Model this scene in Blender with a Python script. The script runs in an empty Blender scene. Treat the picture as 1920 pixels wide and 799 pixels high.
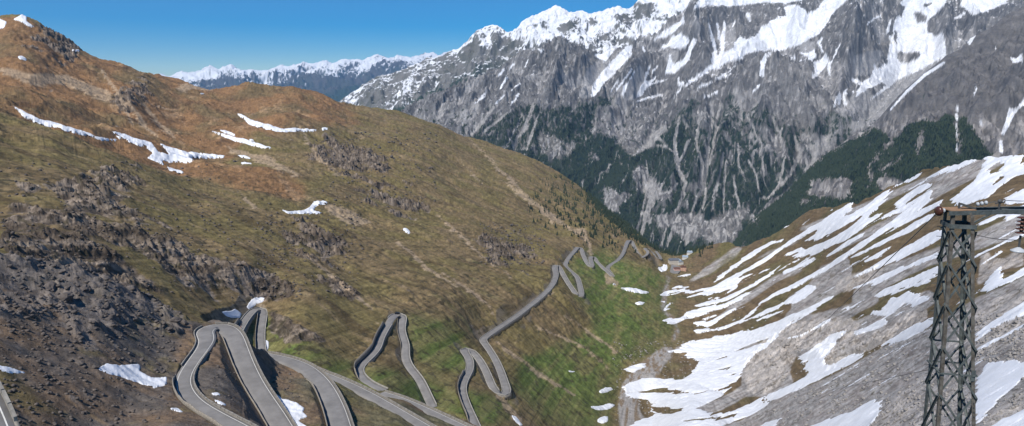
import bpy, bmesh, math, random
import numpy as np
from mathutils import Vector, Matrix
random.seed(7); rng = np.random.default_rng(11)
R = math.radians
scene = bpy.context.scene
col = scene.collection

# ---------------------------------------------------------------- camera, sky, sun, exposure
F = 1280.0; CX = 960.0; CY = 399.5; TH = R(10.6)          # focal in photo pixels, pitch down
cam_d = bpy.data.cameras.new('camera'); cam = bpy.data.objects.new('camera', cam_d); col.objects.link(cam)
cam_d.sensor_fit = 'HORIZONTAL'; cam_d.sensor_width = 36.0; cam_d.lens = 36.0 * F / 1920.0
cam_d.clip_start = 0.5; cam_d.clip_end = 80000
cam.location = (0, 0, 0); cam.rotation_euler = (R(90) - TH, 0, 0)
scene.camera = cam
SUN_AZ, SUN_EL = -141.0, 54.0        # azimuth from +Y towards +X, so behind the left shoulder
w = bpy.data.worlds.new('World'); scene.world = w; w.use_nodes = True
nt = w.node_tree; nt.nodes.clear()
sky = nt.nodes.new('ShaderNodeTexSky'); sky.sky_type = 'NISHITA'; sky.sun_disc = False
sky.sun_elevation = R(SUN_EL); sky.sun_rotation = R(SUN_AZ)
sky.altitude = 2750; sky.air_density = 1.0; sky.dust_density = 0.0; sky.ozone_density = 3.0
hsv = nt.nodes.new('ShaderNodeHueSaturation'); hsv.inputs['Saturation'].default_value = 1.9; hsv.inputs['Hue'].default_value = 0.503
bg = nt.nodes.new('ShaderNodeBackground'); bg.inputs[1].default_value = 0.085
wo = nt.nodes.new('ShaderNodeOutputWorld')
nt.links.new(sky.outputs[0], hsv.inputs['Color']); nt.links.new(hsv.outputs[0], bg.inputs[0]); nt.links.new(bg.outputs[0], wo.inputs[0])
sl = bpy.data.lights.new('sun', 'SUN'); sl.energy = 4.4; sl.angle = R(0.5); sl.color = (1.0, 0.95, 0.88)
so = bpy.data.objects.new('sun', sl); col.objects.link(so)
sv = Vector((math.sin(R(SUN_AZ)) * math.cos(R(SUN_EL)), math.cos(R(SUN_AZ)) * math.cos(R(SUN_EL)), math.sin(R(SUN_EL))))
so.rotation_euler = (-sv).to_track_quat('-Z', 'Y').to_euler(); so.location = (0, 0, 500)
scene.view_settings.view_transform = 'Standard'; scene.view_settings.look = 'None'
scene.view_settings.exposure = 0.45; scene.view_settings.gamma = 1.0
scene.view_settings.use_curve_mapping = False

# ---------------------------------------------------------------- projection helpers (photo pixels <-> world)
cT, sT = math.cos(TH), math.sin(TH)
def ray(px, py):
    a = (np.asarray(px, float) - CX) / F; b = (CY - np.asarray(py, float)) / F
    return a, cT + b * sT, -sT + b * cT
def ut(px, py):
    x, y, z = ray(px, py); return x / y, z / np.hypot(x, y)
def world(px, py, r):
    x, y, z = ray(px, py); k = r / np.hypot(x, y); return x * k, y * k, z * k
def project(x, y, z):
    yc = y * cT - z * sT; zc = y * sT + z * cT
    return CX + F * x / yc, CY - F * zc / yc
def tan_e(px, py): return ut(px, py)[1]

# ---------------------------------------------------------------- noise
PERM = rng.permutation(4096)
GA = rng.random(4096) * 2 * np.pi; GX, GY = np.cos(GA), np.sin(GA)
def pn(x, y, s=0):
    x = x + s * 37.17; y = y - s * 91.73
    xi = np.floor(x).astype(np.int64); yi = np.floor(y).astype(np.int64)
    xf = x - xi; yf = y - yi
    u = xf * xf * xf * (xf * (xf * 6 - 15) + 10); v = yf * yf * yf * (yf * (yf * 6 - 15) + 10)
    def g(a, b, dx, dy):
        h = PERM[(PERM[a & 4095] + b) & 4095]; return GX[h] * dx + GY[h] * dy
    n00 = g(xi, yi, xf, yf); n10 = g(xi + 1, yi, xf - 1, yf)
    n01 = g(xi, yi + 1, xf, yf - 1); n11 = g(xi + 1, yi + 1, xf - 1, yf - 1)
    return ((n00 + u * (n10 - n00)) * (1 - v) + (n01 + u * (n11 - n01)) * v) * 1.5
def fbm(x, y, o=4, s=0, g=0.5):
    t = 0; a = 1.0; n = 0
    for i in range(o): t = t + a * pn(x * 2 ** i, y * 2 ** i, s + i); n += a; a *= g
    return t / n
def ridged(x, y, o=4, s=0, g=0.5):
    t = 0; a = 1.0; n = 0; w = 1.0
    for i in range(o):
        r = 1 - np.abs(pn(x * 2 ** i, y * 2 ** i, s + i)); r = r * r * w
        t = t + a * r; n += a; a *= g; w = np.clip(r * 1.6, 0, 1)
    return t / n
def sst(a, b, x):
    t = np.clip((x - a) / (b - a), 0, 1); return t * t * (3 - 2 * t)
def mix(a, b, t): return a * (1 - t[..., None]) + b * t[..., None]

# ---------------------------------------------------------------- masks traced in photo pixels
MX0, MY0, MW, MH = -200, -80, 2340, 1120
def pts(s): return np.array([[float(v) for v in p.split(',')] for p in s.split()])
def blank(): return np.zeros((MH, MW), np.float32)
def poly(m, s, v=1.0):
    P = pts(s) - [MX0, MY0]
    y0, y1 = max(0, int(P[:, 1].min())), min(MH, int(P[:, 1].max()) + 2); x0, x1 = max(0, int(P[:, 0].min())), min(MW, int(P[:, 0].max()) + 2)
    if y1 <= y0 or x1 <= x0: return
    X, Y = np.meshgrid(np.arange(x0, x1), np.arange(y0, y1)); ins = np.zeros(X.shape, bool)
    for i in range(len(P)):
        (xa, ya), (xb, yb) = P[i], P[i - 1]
        if ya == yb: continue
        ins ^= ((ya > Y) != (yb > Y)) & (X < (xb - xa) * (Y - ya) / (yb - ya) + xa)
    sub = m[y0:y1, x0:x1]; sub[ins] = v
def stroke(m, s, v=1.0):
    P = pts(s)                                   # x,y,width
    for i in range(len(P) - 1):
        a, b = P[i], P[i + 1]; wm = max(a[2], b[2]) / 2 + 1
        x0 = max(0, int(min(a[0], b[0]) - wm - MX0)); x1 = min(MW, int(max(a[0], b[0]) + wm - MX0) + 2)
        y0 = max(0, int(min(a[1], b[1]) - wm - MY0)); y1 = min(MH, int(max(a[1], b[1]) + wm - MY0) + 2)
        if y1 <= y0 or x1 <= x0: continue
        X, Y = np.meshgrid(np.arange(x0, x1) + MX0, np.arange(y0, y1) + MY0)
        d = b[:2] - a[:2]; t = np.clip(((X - a[0]) * d[0] + (Y - a[1]) * d[1]) / max(1e-6, d @ d), 0, 1)
        D = np.hypot(X - a[0] - t * d[0], Y - a[1] - t * d[1]); hw = (a[2] * (1 - t) + b[2] * t) / 2
        sub = m[y0:y1, x0:x1]; c = np.clip(hw - D + 0.5, 0, 1)
        sub[:] = np.maximum(sub, c * v) if v > 0 else sub * (1 - c)
def blur(m, s):
    k = int(3 * s) + 1; g = np.exp(-0.5 * (np.arange(-k, k + 1) / s) ** 2); g /= g.sum()
    o = np.zeros_like(m); p = np.pad(m, ((k, k), (0, 0)), 'edge')
    for i, w_ in enumerate(g): o += w_ * p[i:i + m.shape[0]]
    p = np.pad(o, ((0, 0), (k, k)), 'edge'); q = np.zeros_like(m)
    for i, w_ in enumerate(g): q += w_ * p[:, i:i + m.shape[1]]
    return q
def samp(m, px, py):
    x = np.clip(px - MX0, 0, MW - 1.001); y = np.clip(py - MY0, 0, MH - 1.001)
    xi = x.astype(int); yi = y.astype(int); fx = x - xi; fy = y - yi
    return (m[yi, xi] * (1 - fx) + m[yi, xi + 1] * fx) * (1 - fy) + (m[yi + 1, xi] * (1 - fx) + m[yi + 1, xi + 1] * fx) * fy
def mask(polys='', strokes='', holes='', hstrokes='', s=2.0):
    m = blank()
    for q in polys.strip().split('\n'):
        if q.strip(): poly(m, q)
    for q in strokes.strip().split('\n'):
        if q.strip(): stroke(m, q)
    for q in holes.strip().split('\n'):
        if q.strip(): poly(m, q, 0.0)
    for q in hstrokes.strip().split('\n'):
        if q.strip(): stroke(m, q, -1)
    return blur(m, s) if s else m

# ---------------------------------------------------------------- materials
def nodes_mat(name, rough=0.9, spec=0.2):
    m = bpy.data.materials.new(name); m.use_nodes = True
    b = m.node_tree.nodes['Principled BSDF']; b.inputs['Roughness'].default_value = rough
    b.inputs['Specular IOR Level'].default_value = spec
    return m, m.node_tree, b
def N_(t, kind, **kw):
    n = t.nodes.new(kind)
    for k, v in kw.items():
        if k in n.inputs: n.inputs[k].default_value = v
        else: setattr(n, k, v)
    return n
def simple_mat(name, c, rough=0.8, metal=0.0, var=0.25, scale=3.0, bump=0.0, c2=None, spec=0.3, det=5):
    m, t, b = nodes_mat(name, rough, spec); b.inputs['Metallic'].default_value = metal
    tc = N_(t, 'ShaderNodeTexCoord'); nz = N_(t, 'ShaderNodeTexNoise', Scale=scale, Detail=float(det), Roughness=0.65)
    t.links.new(tc.outputs['Object'], nz.inputs['Vector'])
    rp = N_(t, 'ShaderNodeValToRGB'); rp.color_ramp.elements[0].position = 0.3; rp.color_ramp.elements[1].position = 0.7
    c2 = c2 or tuple(min(1, x * (1 + var)) for x in c); c1 = tuple(x * (1 - var) for x in c)
    rp.color_ramp.elements[0].color = (*c1, 1); rp.color_ramp.elements[1].color = (*c2, 1)
    t.links.new(nz.outputs[0], rp.inputs[0]); t.links.new(rp.outputs[0], b.inputs['Base Color'])
    if bump:
        bp = N_(t, 'ShaderNodeBump', Strength=bump, Distance=0.1); t.links.new(nz.outputs[0], bp.inputs['Height']); t.links.new(bp.outputs[0], b.inputs['Normal'])
    return m
def ground_mat(name, scales=(0.6, 0.08), amp=0.35, bump=0.5, dist=0.6):
    """vertex colour (what the ground is made of) broken up by noise in the ground's own space"""
    m, t, b = nodes_mat(name, 0.95, 0.1)
    at = N_(t, 'ShaderNodeVertexColor'); at.layer_name = 'Col'
    tc = N_(t, 'ShaderNodeTexCoord')
    n1 = N_(t, 'ShaderNodeTexNoise', Scale=scales[0], Detail=6.0, Roughness=0.7)
    n2 = N_(t, 'ShaderNodeTexNoise', Scale=scales[1], Detail=6.0, Roughness=0.65)
    for n in (n1, n2): t.links.new(tc.outputs['Object'], n.inputs['Vector'])
    ad = N_(t, 'ShaderNodeMath', operation='ADD'); t.links.new(n1.outputs[0], ad.inputs[0]); t.links.new(n2.outputs[0], ad.inputs[1])
    mr = N_(t, 'ShaderNodeMapRange'); mr.inputs['From Min'].default_value = 0.7; mr.inputs['From Max'].default_value = 1.3
    mr.inputs['To Min'].default_value = 1 - amp; mr.inputs['To Max'].default_value = 1 + amp
    t.links.new(ad.outputs[0], mr.inputs['Value'])
    vm = N_(t, 'ShaderNodeVectorMath', operation='SCALE'); t.links.new(at.outputs[0], vm.inputs[0]); t.links.new(mr.outputs[0], vm.inputs['Scale'])
    t.links.new(vm.outputs[0], b.inputs['Base Color'])
    bp = N_(t, 'ShaderNodeBump', Strength=bump, Distance=dist); t.links.new(ad.outputs[0], bp.inputs['Height']); t.links.new(bp.outputs[0], b.inputs['Normal'])
    return m

# ---------------------------------------------------------------- objects
def tag(o, label=None, cat=None, group=None, kind=None):
    if label: o['label'] = label
    if cat: o['category'] = cat
    if group: o['group'] = group
    if kind: o['kind'] = kind
    return o
def link(name, me, mat, parent=None):
    if mat and not me.materials: me.materials.append(mat)
    o = bpy.data.objects.new(name, me); col.objects.link(o)
    if parent: o.parent = parent
    return o
def empty(name, loc=(0, 0, 0), rz=0):
    o = bpy.data.objects.new(name, None); col.objects.link(o); o.location = loc; o.rotation_euler = (0, 0, rz); return o
def mesh_np(name, V, Q, smooth=True, colr=None):
    me = bpy.data.meshes.new(name); V = np.ascontiguousarray(V, np.float32); Q = np.ascontiguousarray(Q, np.int32)
    me.vertices.add(len(V)); me.vertices.foreach_set('co', V.ravel())
    k = Q.shape[1]; me.loops.add(Q.size); me.loops.foreach_set('vertex_index', Q.ravel())
    me.polygons.add(len(Q)); me.polygons.foreach_set('loop_start', np.arange(0, Q.size, k, dtype=np.int32))
    me.polygons.foreach_set('loop_total', np.full(len(Q), k, np.int32))
    if smooth: me.polygons.foreach_set('use_smooth', np.ones(len(Q), bool))
    if colr is not None:
        a = me.color_attributes.new('Col', 'FLOAT_COLOR', 'POINT'); c = np.ones((len(V), 4), np.float32); c[:, :3] = colr
        a.data.foreach_set('color', c.ravel())
    me.update(calc_edges=True); return me
def grid_quads(nr, nc):
    i = np.arange(nr * nc).reshape(nr, nc)
    return np.stack([i[:-1, :-1], i[:-1, 1:], i[1:, 1:], i[1:, :-1]], -1).reshape(-1, 4)
class MB:
    def __init__(s): s.v = []; s.f = []
    def add(s, v, f):
        n = len(s.v); s.v += [tuple(p) for p in v]; s.f += [tuple(i + n for i in q) for q in f]; return s
    def box(s, c, d, M=None):
        x, y, z = (k / 2 for k in d); V = [Vector((c[0] + i * x, c[1] + j * y, c[2] + k * z)) for i in (-1, 1) for j in (-1, 1) for k in (-1, 1)]
        if M: V = [M @ v for v in V]
        return s.add(V, [(0, 1, 3, 2), (4, 6, 7, 5), (0, 4, 5, 1), (2, 3, 7, 6), (0, 2, 6, 4), (1, 5, 7, 3)])
    def bar(s, a, b, w_, h=None, up=(0, 0, 1)):
        a, b = Vector(a), Vector(b); d = (b - a); L = d.length; d.normalize(); h = h or w_
        sd = d.cross(Vector(up)); sd = sd.normalized() if sd.length > 1e-4 else Vector((1, 0, 0)); u = sd.cross(d)
        V = [p + sd * i * w_ / 2 + u * j * h / 2 for p in (a, b) for i, j in ((-1, -1), (1, -1), (1, 1), (-1, 1))]
        return s.add(V, [(3, 2, 1, 0), (4, 5, 6, 7), (0, 1, 5, 4), (1, 2, 6, 5), (2, 3, 7, 6), (3, 0, 4, 7)])
    def angle(s, a, b, w_, t, n1, n2):
        """L-section steel: two flanges along directions n1 and n2"""
        a, b = Vector(a), Vector(b); d = (b - a).normalized(); n1 = Vector(n1); n1 = (n1 - d * n1.dot(d)).normalized(); n2 = Vector(n2); n2 = (n2 - d * n2.dot(d)).normalized()
        pr = [(0, 0), (w_, 0), (w_, t), (t, t), (t, w_), (0, w_)]
        V = [p + n1 * i + n2 * j for p in (a, b) for i, j in pr]
        return s.add(V, [tuple(range(5, -1, -1)), tuple(range(6, 12))] + [(i, (i + 1) % 6, (i + 1) % 6 + 6, i + 6) for i in range(6)])
    def lathe(s, prof, c=(0, 0, 0), axis='Z', n=16, M=None):
        V = []
        for r, z in prof:
            for k in range(n):
                a = 2 * math.pi * k / n; p = (r * math.cos(a), r * math.sin(a), z)
                if axis == 'X': p = (p[2], p[0], p[1])
                if axis == 'Y': p = (p[0], p[2], p[1])
                p = Vector(p)
                if M: p = M @ p
                V.append(p + Vector(c))
        f = [(i * n + k, i * n + (k + 1) % n, (i + 1) * n + (k + 1) % n, (i + 1) * n + k) for i in range(len(prof) - 1) for k in range(n)]
        f += [tuple(range(n - 1, -1, -1)), tuple(range((len(prof) - 1) * n, len(prof) * n))]
        return s.add(V, f)
    def tube(s, P, r, n=6):
        P = [Vector(p) for p in P]; V = []; u = Vector((0, 0, 1))
        for i, p in enumerate(P):
            d = (P[min(i + 1, len(P) - 1)] - P[max(i - 1, 0)]).normalized(); sd = d.cross(u)
            sd = sd.normalized() if sd.length > 1e-3 else Vector((1, 0, 0)); uu = sd.cross(d)
            V += [p + (sd * math.cos(2 * math.pi * k / n) + uu * math.sin(2 * math.pi * k / n)) * r for k in range(n)]
        f = [(i * n + k, i * n + (k + 1) % n, (i + 1) * n + (k + 1) % n, (i + 1) * n + k) for i in range(len(P) - 1) for k in range(n)]
        f += [tuple(range(n - 1, -1, -1)), tuple(range((len(P) - 1) * n, len(P) * n))]
        return s.add(V, f)
    def build(s, name, mat, parent=None, smooth=False, loc=None):
        me = bpy.data.meshes.new(name); me.from_pydata([tuple(v) for v in s.v], [], s.f); me.update()
        if smooth: me.polygons.foreach_set('use_smooth', [True] * len(me.polygons))
        o = link(name, me, mat, parent)
        if loc: o.location = loc
        return o

# ---------------------------------------------------------------- relief bodies
class Rbf:
    def __init__(s, c, smooth=0.0):
        c = np.array(c, float); P = c[:, :2] / 500.0; n = len(P); v = np.log(c[:, 2])
        s.P = P; d = np.hypot(P[:, None, 0] - P[None, :, 0], P[:, None, 1] - P[None, :, 1])
        K = s.k(d) + smooth * np.eye(n); A = np.zeros((n + 3, n + 3)); A[:n, :n] = K
        A[:n, n] = 1; A[:n, n + 1:] = P; A[n, :n] = 1; A[n + 1:, :n] = P.T
        s.w = np.linalg.solve(A, np.concatenate([v, np.zeros(3)]))
    def k(s, d): return d * d * np.log(d + 1e-9)
    def __call__(s, px, py):
        px = np.asarray(px, float) / 500; py = np.asarray(py, float) / 500; sh = px.shape; X = px.ravel(); Y = py.ravel(); o = np.empty(X.size)
        for i in range(0, X.size, 40000):
            x = X[i:i + 40000]; y = Y[i:i + 40000]; d = np.hypot(x[:, None] - s.P[None, :, 0], y[:, None] - s.P[None, :, 1])
            o[i:i + 40000] = s.k(d) @ s.w[:-3] + s.w[-3] + s.w[-2] * x + s.w[-1] * y
        return np.exp(o).reshape(sh)
class Body:
    """A hill: columns run away from the viewpoint, rows climb to the crest and down the far side."""
    def __init__(s, px0, px1, ncol, nrow, sil, bot, ctrl, nback=24, back=0.5, drop=0.75, smooth=0.0, mono=0.0006):
        s.rbf = Rbf(ctrl, smooth)
        u0, u1 = ut(px0, 160)[0], ut(px1, 160)[0]; u = np.linspace(u0, u1, ncol)
        S = pts(sil) if isinstance(sil, str) else sil; B = pts(bot)
        su, st = ut(S[:, 0], S[:, 1]); bu, bt = ut(B[:, 0], B[:, 1])
        ts = np.interp(u, su, st); tb = np.minimum(np.interp(u, bu, bt), ts - 0.01)
        k = np.linspace(0, 1, nrow)[:, None]
        es, eb = np.arctan(ts), np.arctan(tb); t = np.tan(eb + (es - eb) * k)          # rows even in elevation
        U = np.broadcast_to(u, t.shape); x = np.sin(np.arctan(U)); y = np.cos(np.arctan(U))
        px, py = project(x, y, t)
        # r evaluated on a coarse grid, then interpolated
        cs, rs = 6, 6; ci = np.unique(np.r_[np.arange(0, ncol, cs), ncol - 1]); ri = np.unique(np.r_[np.arange(0, nrow, rs), nrow - 1])
        rc = np.log(s.rbf(px[np.ix_(ri, ci)], py[np.ix_(ri, ci)]))
        rc = np.stack([np.interp(np.arange(nrow), ri, rc[:, j]) for j in range(len(ci))], 1)
        lr = np.stack([np.interp(np.arange(ncol), ci, rc[i]) for i in range(nrow)], 0)
        de = np.diff(np.arctan(t), axis=0); dl = np.diff(lr, axis=0); mn = de * mono / 0.0006 * 0.35
        bad = (dl < mn).mean(); print('body non-monotone share %.3f' % bad)
        lr = np.concatenate([lr[:1], lr[:1] + np.cumsum(np.maximum(dl, mn), axis=0)], 0)
        r = np.exp(lr); z = r * t
        # far side of the crest
        q = (np.linspace(0, 1, nback + 1)[1:, None]) ** 1.6
        rb = r[-1] * (1 + back * q); zb = z[-1] - drop * (rb - r[-1]) * sst(0, 0.12, q + 0.03)
        s.nf = nrow; r2 = np.concatenate([r, rb]); z2 = np.concatenate([z, zb]); ub = np.arctan(np.broadcast_to(u, r2.shape))
        s.x = r2 * np.sin(ub); s.y = r2 * np.cos(ub); s.z = z2; s.r = r2; s.u = u; s.shape = r2.shape
        s.zb = s.z.copy(); s.e = np.arctan(z / r)
    def reproj(s): s.px, s.py = project(s.x, s.y, s.z); return s.px, s.py
    def slope(s, z=None):
        z = s.z if z is None else z
        a = np.stack([np.gradient(s.x, axis=1), np.gradient(s.y, axis=1), np.gradient(z, axis=1)], -1)
        b = np.stack([np.gradient(s.x, axis=0), np.gradient(s.y, axis=0), np.gradient(z, axis=0)], -1)
        n = np.cross(a, b); n /= np.linalg.norm(n, axis=-1, keepdims=True) + 1e-12; return n * np.sign(n[..., 2:])
    def r_at(s, px, py):
        u, t = ut(px, py); e = math.atan(t); j = int(np.clip(np.interp(u, s.u, np.arange(len(s.u))), 0, len(s.u) - 1))
        ee = np.arctan2(s.zb[:s.nf, j], s.r[:s.nf, j]); return float(np.interp(e, ee, s.r[:s.nf, j]))
    def at(s, px, py):
        """point of the final surface seen through a pixel"""
        u, t = ut(px, py); j = float(np.interp(u, s.u, np.arange(len(s.u)))); j0 = int(round(j))
        ee = np.maximum.accumulate(np.arctan2(s.z[:s.nf, j0], s.r[:s.nf, j0])); k = int(np.clip(np.searchsorted(ee, math.atan(t)), 1, s.nf - 1))
        return Vector((s.x[k, j0], s.y[k, j0], s.z[k, j0]))
    def at_xy(s, x, y):
        j = int(np.clip(round(float(np.interp(x / y, s.u, np.arange(len(s.u))))), 0, len(s.u) - 1)); return float(np.interp(math.hypot(x, y), s.r[:, j], s.z[:, j]))
    def mesh(s, name, colr):
        V = np.stack([s.x, s.y, s.z], -1).reshape(-1, 3)
        return mesh_np(name, V, grid_quads(*s.shape), True, colr.reshape(-1, 3))
NCM, NRM, NCN, NRN, NCC, NRC, NCD, NRD, NCE, NRE, NCF, NRF = 2150, 780, 1080, 400, 1200, 440, 560, 190, 640, 330, 520, 90
# ================================================================ near valley: traces
# road centre lines in driving order: px, py, height below the viewpoint, width in metres
ROADS = {
 'S0': ['N', [(-118,660,-36.5,6.5),(-84,715,-38.5,6.5),(-58,755,-40.5,6.5),(-40,800,-42.5,6.5),(-28,850,-44.5,6.5)]],
 'A1': ['N', [(500,840,-86,6),(460,812,-87,6),(425,792,-88,5.4),(390,772,-89,5.2),(363,754,-90,5.2),(347,732,-91,5),(344,712,-92,4.8),(354,690,-93,4.8),(369,669,-94,5),(382,651,-95,5.4),(388,636,-96,6.6),(382,622,-97,7.2),(396,612,-98,7.2),(417,611,-98.5,7.6),(436,626,-99,7.8),(447,652,-100,7.6),(459,683,-102,7.4),(476,718,-104,7.2),(496,750,-106,7.2),(519,785,-108,7.4),(545,830,-110,7.4)]],
 'S2': ['N', [(650,850,-110,7.6),(640,806,-112,7.6),(627,764,-114,7.6),(606,722,-115,7.2),(577,693,-116,7),(545,678,-117,6.5),(515,670,-118,6),(480,664,-119,6)]],
 'S3': ['N', [(575,690,-121,5.5),(605,702,-120.5,5.5),(650,720,-121,5.5),(700,745,-122,5.5),(750,774,-122.5,5.5),(805,806,-123,5.5),(870,842,-124,5.5)]],
 'S4': ['N', [(715,737,-136,5),(745,746,-135.5,5),(785,762,-135,5),(830,783,-135,5),(880,806,-134.5,5),(940,832,-134,5)]],
 'A3': ['M', [(435,650,-150,5.2),(447,622,-151,5.2),(456,606,-152,5.2),(466,592,-153,5.4),(478,580,-154,6),(489,577,-155,6),(493,590,-156,5.6),(489,615,-158,5.2),(488,640,-160,5.2),(491,668,-162,5.2)]],
 'A2': ['M', [(720,732,-175.0,5.4),(697,722,-176.0,5.4),(683,712,-176.5,5.4),(672,698,-177.0,5.4),(676,686,-177.6,5.6),(692,671,-178.4,5.8),(706,655,-179.0,5.8),(711,640,-179.6,5.6),(718,625,-180.2,5.6),(727,610,-181.0,5.8),(735,596,-182.0,6.6),(743,589,-183.0,8),(752,589,-184.0,8),(755,598,-185.0,6.8),(752,615,-186.5,5.8),(755,632,-188.0,5.8),(761,650,-190.0,5.8),(759,668,-191.5,5.8),(768,690,-194.0,5.8),(783,706,-196.0,5.8),(792,722,-198.0,5.8),(801,742,-200.0,5.8),(812,765,-202.0,5.8)]],
 'A4': ['M', [(905,830,-203.0,5.8),(885,785,-206.0,5.8),(872,755,-208.2,5.8),(866,730,-210.1,5.8),(871,712,-211.2,5.8),(880,695,-212.4,5.8),(881,678,-213.5,5.8),(874,664,-215.0,6.2),(868,655,-216.5,7.5),(876,653,-217.9,7.5),(886,660,-219.0,6.2),(897,672,-220.2,6),(908,690,-221.6,6),(917,710,-223.8,6),(924,728,-226.0,6.2),(932,740,-228.2,7),(944,742,-229.7,7.5),(951,738,-230.4,7),(945,715,-231.8,6.2),(936,690,-233.6,6.2),(925,668,-235.4,6.2),(913,650,-236.9,6.6),(905,637,-239.3,7.2),(916,628,-241.1,7),(938,613,-244.1,6.8),(965,595,-247.7,6.8),(990,576,-251.4,6.8),(1015,556,-255.0,7),(1034,536,-258.8,7.2),(1042,517,-262.5,7.6),(1040,501,-266.2,8.4),(1045,497,-268.6,8.4),(1052,508,-270.9,7.6),(1064,529,-275.7,7.4),(1075,545,-280.5,7.4),(1083,556,-284.1,8),(1090,553,-286.3,8),(1087,535,-290.9,7.6),(1082,520,-295.4,7.6),(1072,511,-300.0,7.6),(1063,503,-304.6,7.6),(1060,496,-309.3,7.6),(1066,484,-313.9,8),(1076,472,-318.6,8),(1083,464,-322.1,9),(1089,466,-324.4,9),(1094,480,-328.8,8.4),(1101,494,-333.3,8.4),(1107,501,-335.6,9),(1110,497,-337.8,9),(1107,484,-341.2,8.4),(1113,481,-344.6,8.4),(1119,491,-349.2,8.4),(1129,501,-353.7,8.4),(1140,511,-358.3,8.4),(1149,519,-361.8,9.5),(1144,512,-364.3,9),(1139,504,-368.1,8.6),(1146,496,-372.0,8.6),(1158,488,-375.8,8.6),(1167,477,-381.0,8.6),(1172,465,-386.2,9),(1177,453,-391.4,10.5),(1183,451,-395.8,10.5),(1188,460,-401.7,9.5),(1194,472,-409.2,9),(1203,482,-418.2,9),(1214,491,-428.8,9),(1225,498,-439.6,9.5),(1238,500,-452.0,9.5)]],
 'A9': ['M', [(1203,483,-415.2,8),(1213,477,-412.2,8),(1214,471,-409.2,8),(1208,466,-407.7,9),(1216,466,-410.7,9),(1224,473,-421.2,8.5),(1232,484,-433.4,8.5),(1239,486,-442.7,9),(1234,477,-444.2,8.5),(1229,471,-445.8,8.5)]],
}
def spline(K, n):
    K = np.array(K, float); d = np.r_[0, np.cumsum(np.hypot(*np.diff(K[:, :2], axis=0).T) ** 0.5)]
    P = np.vstack([2 * K[0] - K[1], K, 2 * K[-1] - K[-2]]); out = []
    for i in range(len(K) - 1):
        p0, p1, p2, p3 = P[i:i + 4]; t = np.linspace(0, 1, n, endpoint=False)[:, None]
        out.append(0.5 * (2 * p1 + (p2 - p0) * t + (2 * p0 - 5 * p1 + 4 * p2 - p3) * t * t + (3 * p1 - p0 - 3 * p2 + p3) * t ** 3))
    return np.vstack(out + [K[-1:]])
RP = {}
for k, (b, K) in ROADS.items():
    S = spline(K, 14); t = tan_e(S[:, 0], S[:, 1]); r = S[:, 2] / t; x, y, z = world(S[:, 0], S[:, 1], r)
    W = np.stack([x, y, z, S[:, 3]], 1)
    sl_ = np.r_[0, np.cumsum(np.hypot(*np.diff(W[:, :2], axis=0).T))]
    step = 1.0 if b == 'N' else 2.0; q = np.arange(0, sl_[-1], step); W = np.stack([np.interp(q, sl_, W[:, i]) for i in range(4)], 1)
    kk = int((5 if b == 'N' else 6) / step)                                  # fair the line
    for _ in range(2):
        Wp = np.pad(W, ((kk, kk), (0, 0)), 'reflect', reflect_type='odd'); W = np.stack([np.convolve(Wp[:, i], np.ones(2 * kk + 1) / (2 * kk + 1), 'valid') for i in range(4)], 1)
    W[:, 3] *= {'S0': 1.0, 'A1': .92, 'S2': .93, 'S3': .78, 'S4': .7, 'A3': .85, 'A2': .82, 'A4': .80, 'A9': .7}[k]; RP[k] = W
    print('road', k, 'z %.0f..%.0f' % (W[0,2], W[-1,2]), 'r %.0f..%.0f' % (np.hypot(W[:, 0], W[:, 1]).min(), np.hypot(W[:, 0], W[:, 1]).max()), 'len', len(W) * step)
def road_ctrl(body, every):
    out = []
    for k, (b, K) in ROADS.items():
        if b == body and k != 'S0':
            for i in range(0, len(K), every): out.append((K[i][0], K[i][1], K[i][2] / tan_e(K[i][0], K[i][1])))
    return [tuple(float(v) for v in c) for c in out]

# ---------------------------------------------------------------- valley body (left slope, valley floor, right slope)
M_SIL = '-400,60 -150,48 -60,62 0,35 22,30 40,28 52,30 70,42 95,60 115,67 140,82 165,98 190,108 225,120 260,133 300,142 335,150 365,160 385,163 410,162 440,160 470,158 500,157 530,158 550,158 575,166 600,176 620,184 650,194 690,198 720,205 750,209 775,212 800,222 830,235 870,254 910,262 950,275 1000,296 1040,318 1080,342 1120,372 1160,408 1190,432 1220,458 1245,472 1275,482 1300,480 1330,470 1350,460 1368,454 1382,456 1400,455 1425,446 1445,440 1462,431 1490,415 1520,398 1550,385 1580,375 1598,372 1610,372 1640,362 1670,350 1700,337 1730,322 1752,314 1770,314 1800,306 1830,297 1850,291 1880,289 1920,286 1980,283 2100,275 2300,262 2500,255'
M_BOT = '-400,540 -150,540 0,580 100,610 250,660 350,700 500,770 750,850 900,930 1000,960 1300,1000 1700,1010 2100,1010 2500,1010'
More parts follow.
